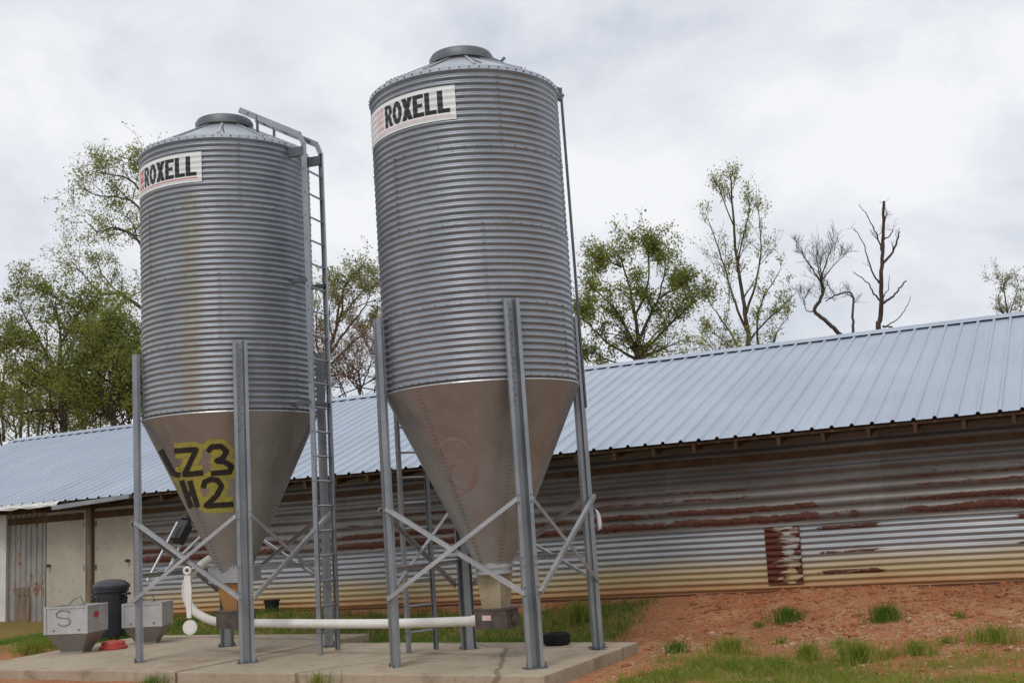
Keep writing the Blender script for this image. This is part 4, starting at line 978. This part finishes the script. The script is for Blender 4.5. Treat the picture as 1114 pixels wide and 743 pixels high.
# ------------------------------------------------------------------ sky and light
SUN_EL,SUN_AZ=R_(52),R_(200)      # azimuth clockwise from +Y
w=bpy.data.worlds.new('World'); S.world=w; w.use_nodes=True; t=w.node_tree; t.nodes.clear()
nd=t.nodes.new; ln=t.links.new
sky=nd('ShaderNodeTexSky'); sky.sky_type='NISHITA'; sky.sun_disc=False; sky.sun_elevation=SUN_EL; sky.sun_rotation=SUN_AZ; sky.dust_density=3
sm=nd('ShaderNodeMix'); sm.data_type='RGBA'; sm.blend_type='MULTIPLY'; sm.inputs[0].default_value=1; ln(sky.outputs[0],sm.inputs[6]); sm.inputs[7].default_value=(1,1,1,1)
tc=nd('ShaderNodeTexCoord'); sp=nd('ShaderNodeSeparateXYZ'); ln(tc.outputs['Generated'],sp.inputs[0])
cb=nd('ShaderNodeMapping'); ln(tc.outputs['Generated'],cb.inputs[0]); cb.inputs['Scale'].default_value=(1,1,1.7); cb.inputs['Location'].default_value=(3.3,1.2,.4)
n1=nd('ShaderNodeTexNoise'); ln(cb.outputs[0],n1.inputs['Vector']); n1.inputs['Scale'].default_value=4.2; n1.inputs['Detail'].default_value=7; n1.inputs['Roughness'].default_value=.56; n1.inputs['Distortion'].default_value=.25
rp=nd('ShaderNodeValToRGB'); ln(n1.outputs['Fac'],rp.inputs[0]); cr=rp.color_ramp
cr.elements[0].position=.34; cr.elements[0].color=(.60,.64,.715,1); cr.elements[1].position=.60; cr.elements[1].color=(.90,.91,.93,1)
el=cr.elements.new(.46); el.color=(.745,.77,.83,1)
# overcast vault brightens overhead, where the camera does not look
bg1=nd('ShaderNodeBackground'); ln(sm.outputs[2],bg1.inputs[0]); bg1.inputs[1].default_value=.10
bg2=nd('ShaderNodeBackground'); ln(rp.outputs[0],bg2.inputs[0]); bg2.inputs[1].default_value=1.0
mx=nd('ShaderNodeMixShader'); mx.inputs[0].default_value=.95; ln(bg1.outputs[0],mx.inputs[1]); ln(bg2.outputs[0],mx.inputs[2])
ow=nd('ShaderNodeOutputWorld'); ln(mx.outputs[0],ow.inputs[0])
sd=bpy.data.lights.new('sun','SUN'); sd.energy=1.05; sd.angle=R_(16); sd.color=(1,.96,.9); so=bpy.data.objects.new('sun',sd); COL.objects.link(so)
dirv=Vector((math.sin(SUN_AZ)*math.cos(SUN_EL),math.cos(SUN_AZ)*math.cos(SUN_EL),math.sin(SUN_EL)))
so.rotation_euler=dirv.to_track_quat('Z','Y').to_euler(); so.location=(0,-10,30)
S.view_settings.view_transform='Standard'; S.view_settings.look='None'; S.view_settings.gamma=1; S.view_settings.exposure=.06
S.render.resolution_x=1024; S.render.resolution_y=682
